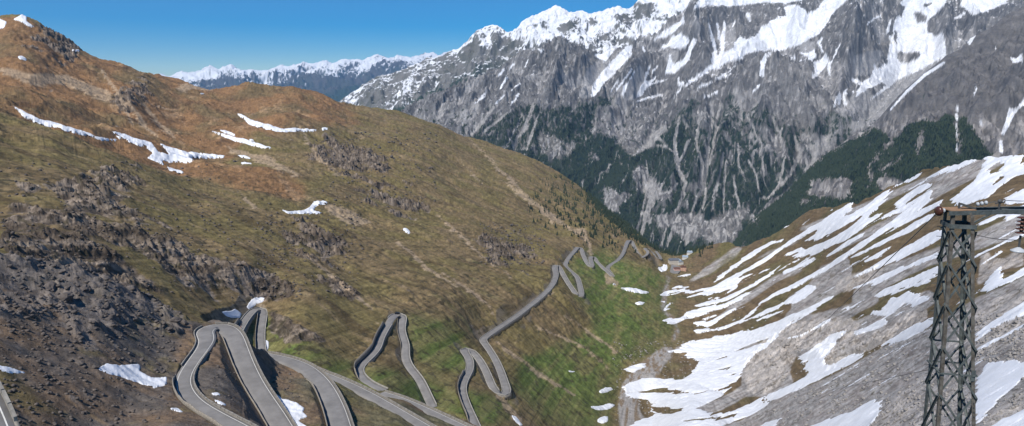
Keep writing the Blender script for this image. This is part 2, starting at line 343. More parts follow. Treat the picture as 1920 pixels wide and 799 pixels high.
MC = [(-100,60,2250),(0,35,2250),(50,30,2280),(110,66,2250),(190,108,2250),(300,142,2300),(380,162,2250),(480,158,2300),(550,158,2350),(640,192,2380),(760,210,2450),(880,256,2500),(960,280,2450),(1060,330,2400),(1120,372,2330),(1190,432,2120),(1230,465,1980),(1275,482,1900),
 (100,150,1750),(250,180,1800),(-100,150,1650),(60,215,1100),(130,240,1120),(210,262,1180),(320,295,1180),(420,296,1280),(480,240,1650),(600,245,1700),(-100,190,950),(20,250,850),(100,280,800),(200,310,800),(300,340,820),(500,340,1020),(600,340,1150),(700,330,1350),(800,300,1720),(900,330,1820),
 (100,400,480),(0,400,470),(-100,400,460),(300,420,560),(400,400,690),(550,400,830),(700,400,1020),(850,400,1230),(1000,400,1620),(1100,420,1730),
 (0,480,345),(-100,480,340),(150,500,395),(300,520,440),(450,500,515),(400,560,468),(450,530,505),(520,540,520),(560,500,565),(700,500,665),(850,500,770),(960,500,900),
 (400,610,395),(560,600,455),(650,600,495),(820,600,560),(850,590,600),(875,605,615),(900,590,668),(940,560,705),(600,680,400),(700,790,342),(820,850,360),(1000,650,665),(1000,720,568),(1030,799,500),(1000,880,400),
 (1000,560,775),(1000,500,965),(1080,600,820),(1130,600,900),(1150,560,1050),(1200,520,1350),(1180,640,860),(1100,700,690),(1130,799,580),(1150,900,450),
 (1180,700,770),(1260,640,965),(1265,600,1105),(1245,560,1300),(1250,520,1560),(1270,503,1740),(1210,760,690),
 (1330,475,1760),(1385,457,1680),(1460,432,1540),(1600,373,1300),(1700,338,1130),(1760,315,990),(1850,292,860),(1920,287,790),(2050,278,700),
 (1320,520,1560),(1400,500,1450),(1500,470,1330),(1500,520,1120),(1350,560,1290),(1350,620,1030),(1400,680,780),(1500,600,830),(1500,700,580),(1400,780,560),(1600,420,1080),(1600,500,870),(1700,420,860),(1600,600,640),(1700,500,650),(1850,400,600),(1700,600,460),(1850,500,400),(1920,450,450),(1600,720,405),(1500,799,375),(1300,799,495),(1700,720,300),(1850,620,265),(1950,560,270),(1850,720,190),(1650,850,190),(1790,850,105),(1900,799,128),(1790,1010,31),(1950,1000,31),(1500,950,210),(1300,950,330),(2300,262,620),(2400,450,330),(2300,700,120),(2400,1000,34),(-350,100,2150),(-350,300,620),(-350,500,290)]
MC += road_ctrl('M', 3)
M = Body(-330, 2420, NCM, NRM, M_SIL, M_BOT, MC, smooth=0.0008)
N_SIL = '-400,425 -150,440 0,474 50,488 100,500 150,508 200,520 250,543 300,563 330,585 355,600 380,600 420,600 445,612 455,640 480,658 510,662 545,670 575,682 605,693 650,710 700,734 740,739 790,757 840,780 885,800 960,835 1050,880 1150,930'
N_BOT = '-400,1150 0,1150 500,1150 1150,1100'
NC = [(-150,440,300),(0,474,300),(100,500,302),(200,520,306),(300,563,312),(340,585,306),(0,560,250),(0,640,215),(100,560,266),(100,640,229),(200,560,280),(200,650,238),(300,600,290),(300,640,268),(300,720,222),(200,720,208),(250,780,192),(100,720,199),(150,799,184),(330,799,172),(60,760,186),(430,760,203),(420,700,236),(505,668,290),(560,730,250),(545,780,218),(600,800,206),(700,775,240),(790,770,274),(0,1100,105),(500,1100,120),(1100,1100,150),(200,950,146),(-150,700,190),(-150,1000,125),(40,900,152),(-350,450,300),(-350,700,190),(-350,1000,130)]
NC += road_ctrl('N', 2)
Nn = Body(-330, 1100, NCN, NRN, N_SIL, N_BOT, NC, nback=40, back=0.55, drop=0.62, smooth=0.0015)

def w2(px, py, b=M):
    return np.array(world(px, py, b.rbf(px, py))[:2])
def unit(v): return v / np.hypot(*v)
dL = unit(w2(1080, 620) - w2(840, 480)); dL0 = unit(w2(420, 330) - w2(330, 180)); dR = unit(w2(1290, 600) - w2(1640, 430)); dR2 = unit(w2(1450, 760) - w2(1740, 600))
print('fall', dL, dR, dR2)
def fall(b, d, a, c):
    """across-slope and down-slope coordinates"""
    return (b.x * -d[1] + b.y * d[0]) / a, (b.x * d[0] + b.y * d[1]) / c

# ---------------------------------------------------------------- traced patches of the near valley
m_ochre = mask('''-200,20 0,30 120,60 330,145 560,155 650,195 700,225 640,240 560,240 470,250 430,290 380,330 300,320 200,300 100,260 40,215 -200,170
380,330 470,300 520,320 600,350 560,370 480,350''', s=14)
m_crag = mask('''600,250 640,255 700,275 740,300 720,345 660,330 600,310 570,285
640,345 720,355 790,365 830,395 780,400 700,380
500,430 570,410 640,440 660,480 600,480 530,460
0,330 60,340 110,385 160,440 230,480 330,520 420,560 470,600 440,600 340,560 200,515 100,495 0,470
90,340 170,330 250,380 320,420 360,480 430,500 520,500 560,560 470,560 380,530 250,470 150,430
180,300 240,320 290,350 240,360 200,340
570,480 640,520 700,560 640,555 580,520
215,160 270,150 285,185 240,210 215,205
60,60 120,55 170,95 100,100 50,90
120,90 160,110 130,125 100,105
500,570 560,600 620,640 590,660 520,640 500,600
900,440 990,450 1010,500 940,500 890,470''', s=11)
m_tan = mask('''610,380 650,390 700,420 670,425 620,400''', '''820,400,4 900,480,6 960,520,4
880,260,3 960,340,6 1040,420,4
930,330,2 1000,380,8 1100,450,4
240,190,6 275,240,10 300,262,3
262,185,4 300,235,9 330,258,3
190,130,5 230,190,8 250,235,4
285,190,3 330,215,3 350,240,2
560,235,3 600,300,8 640,330,3
730,440,4 800,500,8 860,540,3
820,500,3 900,560,7 935,600,3
1078,432,4 1098,440,8 1104,458,9 1108,478,8
1095,432,10 1080,434,6
340,165,14 370,160,16 395,168,8
450,365,6 480,390,8
560,470,5 640,530,6 700,580,4
935,745,12 950,765,14 975,790,12
1140,520,16 1155,532,10
745,640,3 700,600,3
860,300,2 905,345,5
430,280,10 500,300,14 560,330,6
960,600,4 1010,560,10 1040,545,4
0,130,10 60,150,20 120,150,20 200,180,20
930,640,4 1010,700,8 1080,740,4
1060,590,4 1130,640,6 1160,660,4
1000,610,3 1090,650,6 1140,690,5''', s=2.5)
m_green = mask('''1120,470 1180,500 1235,520 1262,560 1272,600 1262,640 1210,665 1160,690 1150,740 1140,799 1050,799 980,740 960,690 1010,660 1090,640 1130,600 1090,560 1060,500
480,590 560,640 660,690 740,700 860,740 960,760 930,799 700,730 560,680 470,650
760,600 850,610 900,680 860,700 790,680
1180,500 1235,515 1250,530 1200,530''', s=16)
m_floor = mask('''1168,712 1200,684 1235,658 1262,650 1262,668 1228,708 1195,735 1200,765 1220,799 1165,840 1158,760''', '''1262,640,9 1272,625,8 1266,605,7 1245,590,7 1243,570,9 1248,548,10 1254,530,7 1250,512,4 1258,503,4
1262,503,3 1262,500,3''', s=5)
m_screeR = mask('''1440,752 1560,705 1660,650 1740,615 1830,560 1920,520 2080,440 2080,1040 1300,1040 1180,820 1390,790
1395,640 1440,645 1475,680 1490,720 1440,745 1395,745 1390,700
1540,500 1590,480 1600,530 1560,560 1530,570 1500,600 1480,620 1460,610
1600,545 1660,500 1740,470 1920,400 1920,440 1740,500 1660,540 1600,575
1475,560 1545,520 1600,500 1590,540 1500,590''', '''1340,600,4 1400,560,12 1450,525,14 1500,505,8
1290,530,4 1330,505,14 1375,475,16 1390,465,6
1385,500,5 1440,475,6 1500,452,5
1500,430,6 1560,410,10 1640,380,12 1720,345,12 1830,300,14
1570,470,6 1640,430,14 1700,400,12 1740,375,8
1700,395,12 1760,355,24 1830,315,34 1880,300,14
1460,640,40 1520,610,40 1580,590,26 1640,560,16
1500,650,40 1580,640,50 1680,590,40 1740,560,30
1270,655,10 1300,650,14 1330,648,6
1310,770,20 1350,760,24 1400,730,20''', s=4)
m_rockR = mask('''1440,640 1500,610 1560,600 1620,600 1600,650 1560,690 1500,650 1480,700 1450,740 1400,740 1395,680
1560,660 1600,640 1660,600 1740,570 1740,600 1660,640 1600,660
1780,600 1920,540 2080,500 2080,660 1920,640 1850,660 1780,690
1820,840 1850,780 1920,720 2080,690 2080,900 1820,900
1640,770 1740,700 1800,660 1800,760 1700,830 1600,860
1560,545 1640,500 1660,490 1640,525 1580,560
1840,470 1880,480 1920,460 1920,500 1870,510 1830,540''', s=5)
SNOWR_P = '''1475,562 1484,555 1510,537 1525,535 1532,541 1510,560 1490,569 1478,568
1508,453 1540,430 1560,415 1590,405 1625,385 1640,372 1655,362 1667,355 1650,385 1620,400 1590,420 1560,437 1530,453
1674,388 1700,365 1720,350 1745,340 1745,350 1715,370 1690,386
1775,378 1800,362 1820,345 1836,325 1850,303 1842,298 1850,291 1880,289 1940,288 1940,322 1900,332 1872,352 1850,372 1830,378 1800,388
1880,378 1925,350 1960,340 1960,372 1890,383
1633,558 1660,540 1700,525 1760,498 1760,518 1700,534 1660,552
1625,593 1640,582 1660,580 1665,562 1690,555 1705,545 1730,555 1745,560 1720,572 1700,565 1690,575 1675,585 1660,592 1640,590
1600,622 1640,605 1663,598 1658,612 1630,622 1605,629
1650,648 1700,617 1745,594 1755,600 1740,615 1700,636 1665,648
1490,675 1510,662 1540,640 1560,625 1592,618 1575,635 1560,655 1545,680 1552,685 1600,663 1622,665 1600,680 1570,695 1530,715 1495,730 1440,754 1436,742 1490,718 1520,700 1508,694 1515,680 1500,674
1480,830 1520,799 1560,783 1600,770 1640,748 1656,753 1650,775 1630,799 1610,830
1430,795 1462,784 1458,792 1440,830 1380,830
1240,660 1265,655 1290,640 1350,632 1400,625 1440,612 1500,590 1440,650 1418,662 1395,690 1385,712 1350,745 1305,766 1335,777 1370,773 1430,745 1440,760 1400,783 1350,800 1330,840 1150,840 1180,800 1205,785 1190,765 1172,738 1162,727 1180,720 1210,708 1240,710 1280,712 1300,698 1310,680 1285,664
1170,692 1200,682 1215,680 1207,692 1185,699
1835,548 1850,525 1868,505 1881,495 1874,518 1890,520 1925,498 1940,490 1940,505 1890,532 1850,548
1830,625 1870,597 1930,560 1960,550 1960,575 1870,612 1830,640
1838,700 1850,680 1880,678 1930,680 1912,718 1880,742 1850,775 1828,799 1828,740
1840,812 1880,785 1930,765 1960,760 1960,840 1840,840
1250,494 1252,498 1240,505 1233,503'''
SNOWR_S = '''1338,529,3 1375,502,7 1395,486,7 1420,470,7 1440,459,6 1467,451,4
1367,503,3 1390,488,3
1288,549,3 1345,538,6 1380,518,7 1420,496,7 1460,469,6 1490,449,7 1520,430,9 1545,418,8
1285,559,3 1330,546,4 1370,531,5 1410,512,3
1325,553,6 1350,546,6 1387,531,5
1360,551,3 1373,541,5 1386,532,3
1300,574,3 1330,568,6 1360,561,6 1400,541,7 1440,518,5 1463,499,3
1285,592,12 1300,588,15 1330,580,12 1360,573,8 1405,549,3
1252,602,9 1272,602,10 1290,592,8
1318,599,4 1345,589,5
1296,607,5 1330,608,9 1350,597,8 1382,576,3
1300,622,6 1345,618,7 1380,606,5 1412,595,3
1395,598,3 1410,586,6 1426,572,3
1410,597,4 1440,583,8 1464,573,6 1480,560,3
1410,606,2 1440,594,5 1475,581,2
1423,569,3 1450,554,8 1500,531,9 1530,515,8 1580,484,9 1620,455,11 1660,428,10 1700,402,12 1745,370,8
1340,634,8 1420,622,9 1460,606,10 1500,589,9 1530,573,6 1560,558,3
1480,600,5 1530,578,6 1545,560,4
1475,477,5 1500,469,6
1470,511,5 1500,498,7 1520,488,6
1243,552,8 1262,548,9
1266,549,5 1292,542,5
1284,530,2 1279,540,4
1264,539,3 1281,535,5
1278,517,3 1300,513,4
1247,565,5 1250,578,4 1262,568,2
1242,592,2 1256,570,4
1480,456,5 1495,448,6 1520,432,8 1545,420,14 1575,402,16 1590,390,14 1602,375,6
1480,475,4 1520,466,5 1560,451,7 1600,427,9 1630,402,8 1672,358,4
1490,481,6 1530,471,9 1580,447,10 1620,421,9 1650,402,5
1550,481,5 1590,456,8 1618,440,4
1600,481,3 1650,457,7 1700,432,10 1745,406,10
1652,409,4 1690,393,8 1745,360,6
1675,351,4 1700,341,7 1722,329,5
1742,333,4 1770,321,10 1800,309,13 1845,291,8
1600,521,4 1660,491,13 1700,470,15 1750,443,16 1765,436,12
1625,488,5 1650,476,9 1665,467,4
1640,532,4 1700,502,8 1760,476,9
1588,546,2 1650,521,6 1690,502,4
1650,556,2 1740,527,6
1680,488,3 1740,459,6 1765,445,3
1480,599,3 1510,582,4
1492,636,2 1515,624,6
1519,620,4 1550,604,6
1477,636,5 1500,628,3
1680,424,8 1720,402,11 1765,380,8
1835,421,5 1880,402,8 1930,385,7
1885,412,5 1930,390,7
1835,478,3 1890,452,5 1940,432,6
1835,500,2 1880,470,4
1832,656,4 1870,636,6 1920,610,6
1460,430,2 1475,424,4
1510,420,3 1518,413,5
1556,397,3 1560,392,3
1205,742,3 1220,752,5
1560,587,2 1590,577,3 1612,576,2
1400,524,2 1440,505,3
1320,565,2 1350,556,3'''
SNOWR_H = '''1225,760 1250,764 1280,769 1260,776 1233,777
1180,745 1225,752 1225,780 1195,790 1165,770
1852,318 1870,304 1887,306 1872,322 1855,328
1862,343 1884,325 1880,335 1862,349
1905,303 1925,298 1925,310 1912,308'''
SNOWR_HS = '''1212,692,6 1250,682,11 1302,684,2
1214,706,4 1255,702,7 1292,700,2
1325,768,5 1365,745,10 1393,716,8
1352,770,3 1392,748,5
1205,735,4 1245,732,9 1297,736,2
1240,668,3 1280,674,4
1330,698,2 1370,690,4
1280,742,2 1360,728,3
1335,742,2 1375,720,5
1280,789,3 1380,780,5
1300,673,2 1360,672,3
1340,710,1 1380,700,3
1375,660,2 1400,652,5 1435,640,6
1270,655,2 1300,650,4
1465,575,2 1490,570,2'''
SNOWL = [  # individual patches left of the stream: label, body, outlines
 ('long curved snow tongue on the brown slope under the left summit','M','''20,196 50,212 75,224 110,232 150,245 180,256 215,262 225,262 215,251 205,250 235,259 215,266 190,263 150,253 110,243 75,235 50,226''',''),
 ('branching snow field in the hollow at the end of the long tongue','M','''208,246 235,251 260,261 285,270 298,284 322,290 300,268 325,277 350,285 385,287 422,292 418,298 395,298 362,297 350,294 368,302 352,307 320,304 305,300 310,311 288,302 275,298 288,288 268,276 240,264''',''),
 ('thin snow sliver just below the branching snow field','M','312,310 346,323 343,327 318,318',''),
 ('arc of snow under the rust brown hump on the ridge','M','440,210 470,224 500,233 525,240 560,241 600,243 590,247 555,248 520,248 490,241 465,233 450,221',''),
 ('snow spot at the right tip of the arc under the brown hump','M','603,240 614,240 612,246 604,246',''),
 ('narrow snow streak left of the arc, on the ochre slope','M','395,244 430,254 480,267 513,279 500,280 460,271 425,260 405,252',''),
 ('short upper snow streak beside the narrow one','M','406,242 425,246 445,253 442,256 420,250',''),
 ('small snow spot right of the narrow streak','M','464,260 474,261 478,265 468,265',''),
 ('tiny snow strip on the green shoulder, upper one','M','443,289 460,293 476,299 462,299 450,295',''),
 ('tiny snow strip on the green shoulder, lower one','M','448,304 472,306 470,309 452,308',''),
 ('forked snow patch in the middle of the green slope','M','523,392 545,396 562,396 582,388 590,378 603,376 614,379 612,383 596,386 590,395 606,398 603,401 570,402 540,400',''),
 ('snow cap just below the left summit','M','24,37 45,27 52,34 50,40 65,51 58,53 40,43',''),
 ('snow at the left edge beside the summit','M','-30,40 -5,34 12,41 8,50 3,56 -20,54',''),
 ('small snow spot on the left summit flank','M','33,107 41,105 51,112 49,116 38,112',''),
 ('snow speck on the skyline ridge right of the summit','M','136,95 149,95 148,99 138,98',''),
 ('small snow spot on the pale notch of the ridge','M','376,173 385,174 384,177 377,177',''),
 ('white scar of snow above the middle hairpins','M','753,429 760,427 768,432 770,437 764,439 757,434',''),
 ('snow patch on the near bank, ragged and wide, left of the hairpin','N','184,693 200,683 214,686 240,684 262,684 265,690 262,696 285,708 312,707 313,721 290,727 270,722 240,711 205,702',''),
 ('narrow snow strip at the left edge above the lowest road','N','-40,680 0,684 25,690 55,702 30,700 0,695 -40,692',''),
 ('small melting snow patch inside the near hairpin','N','396,738 410,736 416,741 408,743 400,742',''),
 ('snow sliver low inside the near hairpin','N','402,749 415,752 428,759 420,761 405,755',''),
 ('snow sliver beside the lower left bend','N','317,767 330,766 346,772 342,774 322,771',''),
 ('snow lying against the wall at the foot of the near hairpin','N','437,781 455,786 468,795 478,805 462,803 445,792',''),
 ('snow patch below the wall of the near hairpin right leg','N','514,736 530,748 560,756 572,765 568,772 578,781 560,788 576,799 590,830 558,830 548,799 530,770',''),
 ('snow on the rocks behind the near hairpin','M','415,583 432,584 440,579 452,588 450,596 436,597 424,592',''),
 ('snow above the small hairpin','M','462,575 470,562 482,557 496,558 492,566 478,572 468,581',''),
 ('snow strip right of the small hairpin','M','497,636 504,641 503,652 498,660 495,648',''),
 ('elongated snow patch on the green valley floor below the far hairpins','M','1163,540 1178,539 1195,541 1218,548 1212,551 1190,549 1175,547',''),
 ('small snow patch on the green valley floor, nearer one','M','1190,568 1200,565 1208,566 1204,571 1194,573',''),
 ('snow spot beside the lone hairpin end on the valley slope','M','1150,531 1157,533 1155,536 1150,535',''),
 ('snow patch at the stream side, upper of three','M','1122,733 1133,727 1148,727 1151,731 1136,736 1125,737',''),
 ('snow patch at the stream side, widest of three','M','1107,762 1130,760 1140,756 1156,759 1146,766 1132,769 1115,768',''),
 ('snow patch at the stream side, lowest of three','M','1120,785 1130,781 1141,780 1140,790 1130,794 1120,791',''),
 ('short snow strip on the lower meadow','M','1063,696 1075,695 1082,697 1070,699',''),
 ('snow strip beside the gravel track at the bottom','M','955,778 965,780 982,796 976,799 962,788',''),
 ('snow bank beside the car park in front of the hotel','M','1233,502 1242,501 1254,501 1252,507 1243,511 1238,507',''),
]
SNOWR = mask(SNOWR_P, SNOWR_S, SNOWR_H, SNOWR_HS, s=1.3); SNOWRw = blur(SNOWR, 4.0)

# ---------------------------------------------------------------- valley relief
b = M; b.reproj(); px, py = b.px.copy(), b.py.copy(); r = b.r
right = sst(-60, 60, (px - np.interp(py, [400, 500, 560, 620, 700, 799, 1000], [1290, 1275, 1255, 1265, 1190, 1150, 1050])) * r / 1280 )   # right of the stream
sc = np.clip(r / 900, 0.1, 1.6)
crag = np.clip(samp(m_crag, px, py) * (1 - right) + 0, 0, 1)
rr = samp(m_rockR, px, py) * right
floor = samp(m_floor, px, py)
cr_n = sst(0.0, 0.35, fbm(b.x / 45, b.y / 45, 4, 3) + crag * 0.8 - 0.40)          # where bedrock breaks through
uL, vL = fall(b, dL, 1, 1); uR, vR = fall(b, dR, 1, 1); uR2, vR2 = fall(b, dR2, 1, 1)
blow = sst(560, 700, py); uR = uR * (1 - blow) + uR2 * blow; vR = vR * (1 - blow) + vR2 * blow
wp = fbm(b.x / 120, b.y / 120, 3, 9) * 25
d = 14 * sc * fbm(b.x / 260, b.y / 260, 3, 20)
d += (1 - right) * (-5.5 * sc * ridged((uL + wp) / 70, vL / 320, 3, 31) + 1.5 * fbm(b.x / 22, b.y / 22, 3, 33) * sc)
och = samp(m_ochre, px, py); u0_, v0_ = fall(b, dL0, 1, 1)
d += och * (1 - right) * (20 * (ridged((u0_ + wp * 2) / 160, v0_ / 420, 4, 41) - 0.5))
d += right * (-5.0 * sc * (ridged((uR + wp * .5) / 34, vR / 260, 4, 51) - .4) + 1.2 * sc * fbm(b.x / 14, b.y / 14, 4, 53))
hum = sst(-.1, .35, fbm(b.x / 150, b.y / 150, 3, 83))
d += (1 - right) * np.clip(r / 700, .2, 1.5) * (2.6 * (ridged(b.x / 30 + wp / 60, b.y / 30, 4, 63, .6) - .45) * (.35 + hum) + 1.3 * fbm(b.x / 9, b.y / 9, 3, 65))
d += cr_n * (1 - right) * np.clip(r / 700, 0.35, 1.6) * (13 * ridged(b.x / 27 + wp / 50, b.y / 27, 6, 61, 0.68) - 5.5)
d += rr * np.clip(r / 500, 0.2, 1.2) * (7 * ridged(b.x / 26, b.y / 26, 5, 71, 0.6) - 3)
d += (0.5 + 0.5 * sst(0.1, 0.5, fbm(b.x / 60, b.y / 60, 2, 77))) * 1.1 * np.clip(r / 600, 0.15, 1.5) * fbm(b.x / 6, b.y / 6, 3, 81)
fold = samp(mask('', '''-400,205,16 -150,215,16 0,226,18 90,262,20 200,292,20 290,330,14 360,366,4
0,60,8 60,52,10 110,100,12 165,130,10
215,170,10 270,165,10 290,185,4''', s=11), px, py); gul_ = samp(mask('', '''20,205,10 110,245,12 210,268,12 300,300,14 400,300,12
440,215,8 520,248,10 600,250,8
395,250,6 480,272,8''', s=5), px, py); d += 17 * fold - 5 * gul_
d *= 1 - 0.75 * floor
d *= 1 - 0.85 * sst(60, 24, r)
b.z = b.z + d
# ---------------------------------------------------------------- benches cut for the roads
def conform(b, names, sig=(70.0, 22.0)):
    """bend the hillside gently so that it passes through the road bench everywhere"""
    P = np.concatenate([RP[k][::8] for k in names]); pr = np.hypot(P[:, 0], P[:, 1]); pu = P[:, 0] / P[:, 1]; jj = np.interp(pu, b.u, np.arange(len(b.u)))
    for s_ in sig:
        cur = np.array([np.interp(r_, b.r[:, int(round(j_))], b.z[:, int(round(j_))]) for r_, j_ in zip(pr, jj)]); dl = P[:, 2] - cur
        ri = np.unique(np.r_[np.arange(0, b.shape[0], 4), b.shape[0] - 1]); ci = np.unique(np.r_[np.arange(0, b.shape[1], 4), b.shape[1] - 1])
        X = b.x[np.ix_(ri, ci)]; Y = b.y[np.ix_(ri, ci)]; A = np.zeros(X.shape); Wt = np.zeros(X.shape)
        for p, d_ in zip(P, dl):
            w_ = np.exp(-((X - p[0]) ** 2 + (Y - p[1]) ** 2) / (s_ * s_)); A += w_ * d_; Wt += w_
        D = A / (Wt + .35)
        D = np.stack([np.interp(np.arange(b.shape[0]), ri, D[:, j]) for j in range(len(ci))], 1); D = np.stack([np.interp(np.arange(b.shape[1]), ci, D[i]) for i in range(b.shape[0])], 0)
        print('conform', s_, 'mean gap %.1f max %.1f' % (np.abs(dl).mean(), np.abs(dl).max())); b.z = b.z + D
def carve(b, names, hwx=0.9, drop=3.6, fill=.75, cf=True):
    if cf: conform(b, names, (70.0, 22.0) if b is M else (30.0, 12.0))
    X, Y, Z = b.x.ravel(), b.y.ravel(), b.z.ravel(); hi = np.full(X.size, 1e9); lo = np.full(X.size, -1e9); nd = np.full(X.size, 1e9); nz = np.zeros(X.size)
    for k in names:
        W = RP[k]; n = 24
        for i in range(0, len(W) - 1, n):
            S = W[i:i + n + 1]; m = 46.0
            idx = np.where((X > S[:, 0].min() - m) & (X < S[:, 0].max() + m) & (Y > S[:, 1].min() - m) & (Y < S[:, 1].max() + m))[0]
            if not len(idx): continue
            x, y = X[idx], Y[idx]; bd = np.full(len(idx), 1e9); bz = np.zeros(len(idx)); bw = np.zeros(len(idx))
            for a, c in zip(S[:-1], S[1:]):
                ex, ey = c[0] - a[0], c[1] - a[1]; t = np.clip(((x - a[0]) * ex + (y - a[1]) * ey) / (ex * ex + ey * ey + 1e-9), 0, 1)
                D = np.hypot(x - a[0] - t * ex, y - a[1] - t * ey); q = D < bd
                bd[q] = D[q]; bz[q] = (a[2] + t * (c[2] - a[2]))[q]; bw[q] = (a[3] + t * (c[3] - a[3]))[q]
            dd = np.maximum(bd - bw / 2 - hwx, 0)
            hi[idx] = np.minimum(hi[idx], bz + 0.4 + 1.1 * dd + 0.05 * dd ** 2); lo[idx] = np.maximum(lo[idx], bz - drop - fill * dd - 0.05 * dd ** 2)
            on = (dd <= 0) & (bd < nd[idx]); ii = idx[on]; nd[ii] = bd[on]; nz[ii] = bz[on]
    mid = np.where(lo > hi, (lo + hi) / 2, np.clip(Z, lo, hi)); Z2 = np.where(nd < 1e8, nz - 0.35, mid)
    b.z = Z2.reshape(b.z.shape); b.onroad = (nd < 1e8).reshape(b.z.shape)
    b.bank = ((Z2 != Z) & (nd > 1e8)).reshape(b.z.shape)
carve(M, ['A3', 'A2', 'A4', 'A9'])
# ---------------------------------------------------------------- near bank relief
b = Nn; b.reproj(); pxn, pyn = b.px.copy(), b.py.copy()
k_ = np.clip(b.r / 200, 0.25, 1.3); uN, vN = fall(b, dL, 1, 1)
cn = sst(0.0, 0.3, fbm(b.x / 18, b.y / 18, 4, 103) + 0.85 * samp(mask('-200,400 0,440 100,490 250,530 345,585 350,640 300,640 260,600 160,640 60,600 -200,560\n330,560 360,590 350,640 320,620', s=14), pxn, pyn) - 0.30)
d = 2.0 * k_ * fbm(b.x / 40, b.y / 40, 4, 101) + cn * k_ * (4.2 * ridged(b.x / 24, b.y / 24, 6, 105, 0.62) - 1.4) + 0.55 * k_ * fbm(b.x / 3.5, b.y / 3.5, 4, 107) - 0.8 * k_ * ridged(uN / 9, vN / 40, 3, 109)
b.z = b.z + d
carve(Nn, ['A1', 'S2', 'S3', 'S4'], hwx=0.6, drop=4.2)
b.bank1 = b.bank; b.on1 = b.onroad; carve(Nn, ['S0'], hwx=0.6, drop=13.0, fill=4.0, cf=False); b.onroad = b.onroad | b.on1; b.bank = b.bank | b.bank1
M.reproj(); Nn.reproj()
# ---------------------------------------------------------------- what the ground is made of (base colours only)
C3 = lambda *c: np.array(c, np.float32)
b = M; px, py = b.px, b.py; sl = b.slope(); steep = 1 - sl[..., 2]
PL, QL = b.x - .2 * b.y, 1.5 * b.z + .35 * b.y        # hillside coordinates: lumps keep their height on the steep side
n1 = fbm(b.x / 90, b.y / 90, 4, 201); n2 = fbm(PL / 16, QL / 16, 4, 203); n3 = fbm(PL / 4.5, QL / 4.5, 3, 205)
hx = np.interp(px, [1100, 1250, 1330, 1420, 1520, 1700, 2000], [0, 12, 32, 72, 130, 236, 410]); cc = py + hx; aa = px      # across and along the melt channels of the right slope
st1 = fbm((uL + wp) / 22, vL / 150, 5, 207, .6); st2 = fbm((u0_ + wp) / 40, v0_ / 240, 5, 209)
grass = mix(np.broadcast_to(C3(.155, .125, .055), b.shape + (3,)), np.broadcast_to(C3(.18, .13, .072), b.shape + (3,)), sst(-.3, .35, n1 + .5 * st1))
grass = mix(grass, np.broadcast_to(C3(.085, .062, .034), b.shape + (3,)), .75 * sst(.05, .4, fbm((uL + wp) / 20, vL / 70, 4, 211) + .25 * n2))
grass = mix(grass, np.broadcast_to(C3(.30, .22, .13), b.shape + (3,)), .6 * sst(.28, .6, st1 + .35 * n2))
gm = samp(m_green, px, py)
green = mix(np.broadcast_to(C3(.092, .128, .036), b.shape + (3,)), np.broadcast_to(C3(.135, .130, .052), b.shape + (3,)), sst(-.3, .4, n2 + .6 * n1))
left = mix(grass, green, sst(.08, .62, gm + .5 * n1 + .35 * st1) * .92)
ocr = mix(np.broadcast_to(C3(.205, .120, .060), b.shape + (3,)), np.broadcast_to(C3(.145, .105, .055), b.shape + (3,)), sst(-.15, .35, fbm(b.x / 200, b.y / 200, 3, 213) + .5 * st2))
ocr = mix(ocr, np.broadcast_to(C3(.36, .235, .135), b.shape + (3,)), .6 * sst(.2, .55, st2 + .3 * n2))
ocr = mix(ocr, np.broadcast_to(C3(.10, .06, .035), b.shape + (3,)), .7 * sst(.12, .5, fbm(b.x / 70, b.y / 70, 5, 215)))
left = mix(left, ocr, sst(.3, .7, och + .4 * n1))
rock = mix(np.broadcast_to(C3(.085, .068, .055), b.shape + (3,)), np.broadcast_to(C3(.20, .165, .135), b.shape + (3,)), sst(-.2, .45, n2 + .6 * n3))
left = mix(left, rock, .92 * sst(.15, .6, cr_n + .35 * n3))
left = mix(left, np.broadcast_to(C3(.33, .25, .17), b.shape + (3,)), .75 * sst(.3, .75, samp(m_tan, px + 9 * n2, py + 7 * n1) + .5 * n2 + .35 * n3))
sR = fbm(cc / 16, aa / 130, 4, 221); sR3 = fbm(cc / 4.5, aa / 32, 4, 223)
brn = mix(np.broadcast_to(C3(.135, .098, .058), b.shape + (3,)), np.broadcast_to(C3(.115, .098, .05), b.shape + (3,)), sst(-.2, .4, n1))
scr = mix(np.broadcast_to(C3(.34, .325, .31), b.shape + (3,)), np.broadcast_to(C3(.24, .215, .20), b.shape + (3,)), sst(-.3, .4, sR3 + .5 * n2))
rk = mix(np.broadcast_to(C3(.40, .37, .345), b.shape + (3,)), np.broadcast_to(C3(.17, .15, .13), b.shape + (3,)), sst(.0, .5, sR3 + .8 * n3))
sm = samp(m_screeR, px, py)
rgt = mix(brn, scr, sst(.35, .65, sm + .35 * sR + .25 * sR3))
rgt = mix(rgt, rk, .8 * sst(.35, .65, rr + .3 * sR + .3 * n2))
spots = sst(.16, .28, fbm(cc / 3.2, aa / 11, 3, 225)) * sst(-.02, .22, fbm(cc / 15, aa / 110, 3, 227)) * sm      # dark tufts strung along the scree
rgt = mix(rgt, np.broadcast_to(C3(.13, .115, .085), b.shape + (3,)), .8 * spots)
g_lo = right * sst(520, 480, py) * sst(1480, 1380, px); rgt = mix(rgt, np.broadcast_to(C3(.12, .105, .04), b.shape + (3,)), .7 * g_lo * sst(-.2, .3, n1))
cM = mix(left, rgt, right)
n5 = fbm(b.x / 8, b.y / 8, 4, 257)
fl = mix(np.broadcast_to(C3(.33, .31, .29), b.shape + (3,)), np.broadcast_to(C3(.17, .13, .09), b.shape + (3,)), sst(-.2, .3, n2 + n3))
cM = mix(cM, fl, sst(.3, .7, floor + .35 * n2))
cM = mix(cM, np.broadcast_to(C3(.26, .22, .18), b.shape + (3,)), .4 * b.bank.astype(float) * sst(-.1, .3, n2 + .3) * sst(.35, .6, steep * 1.6))
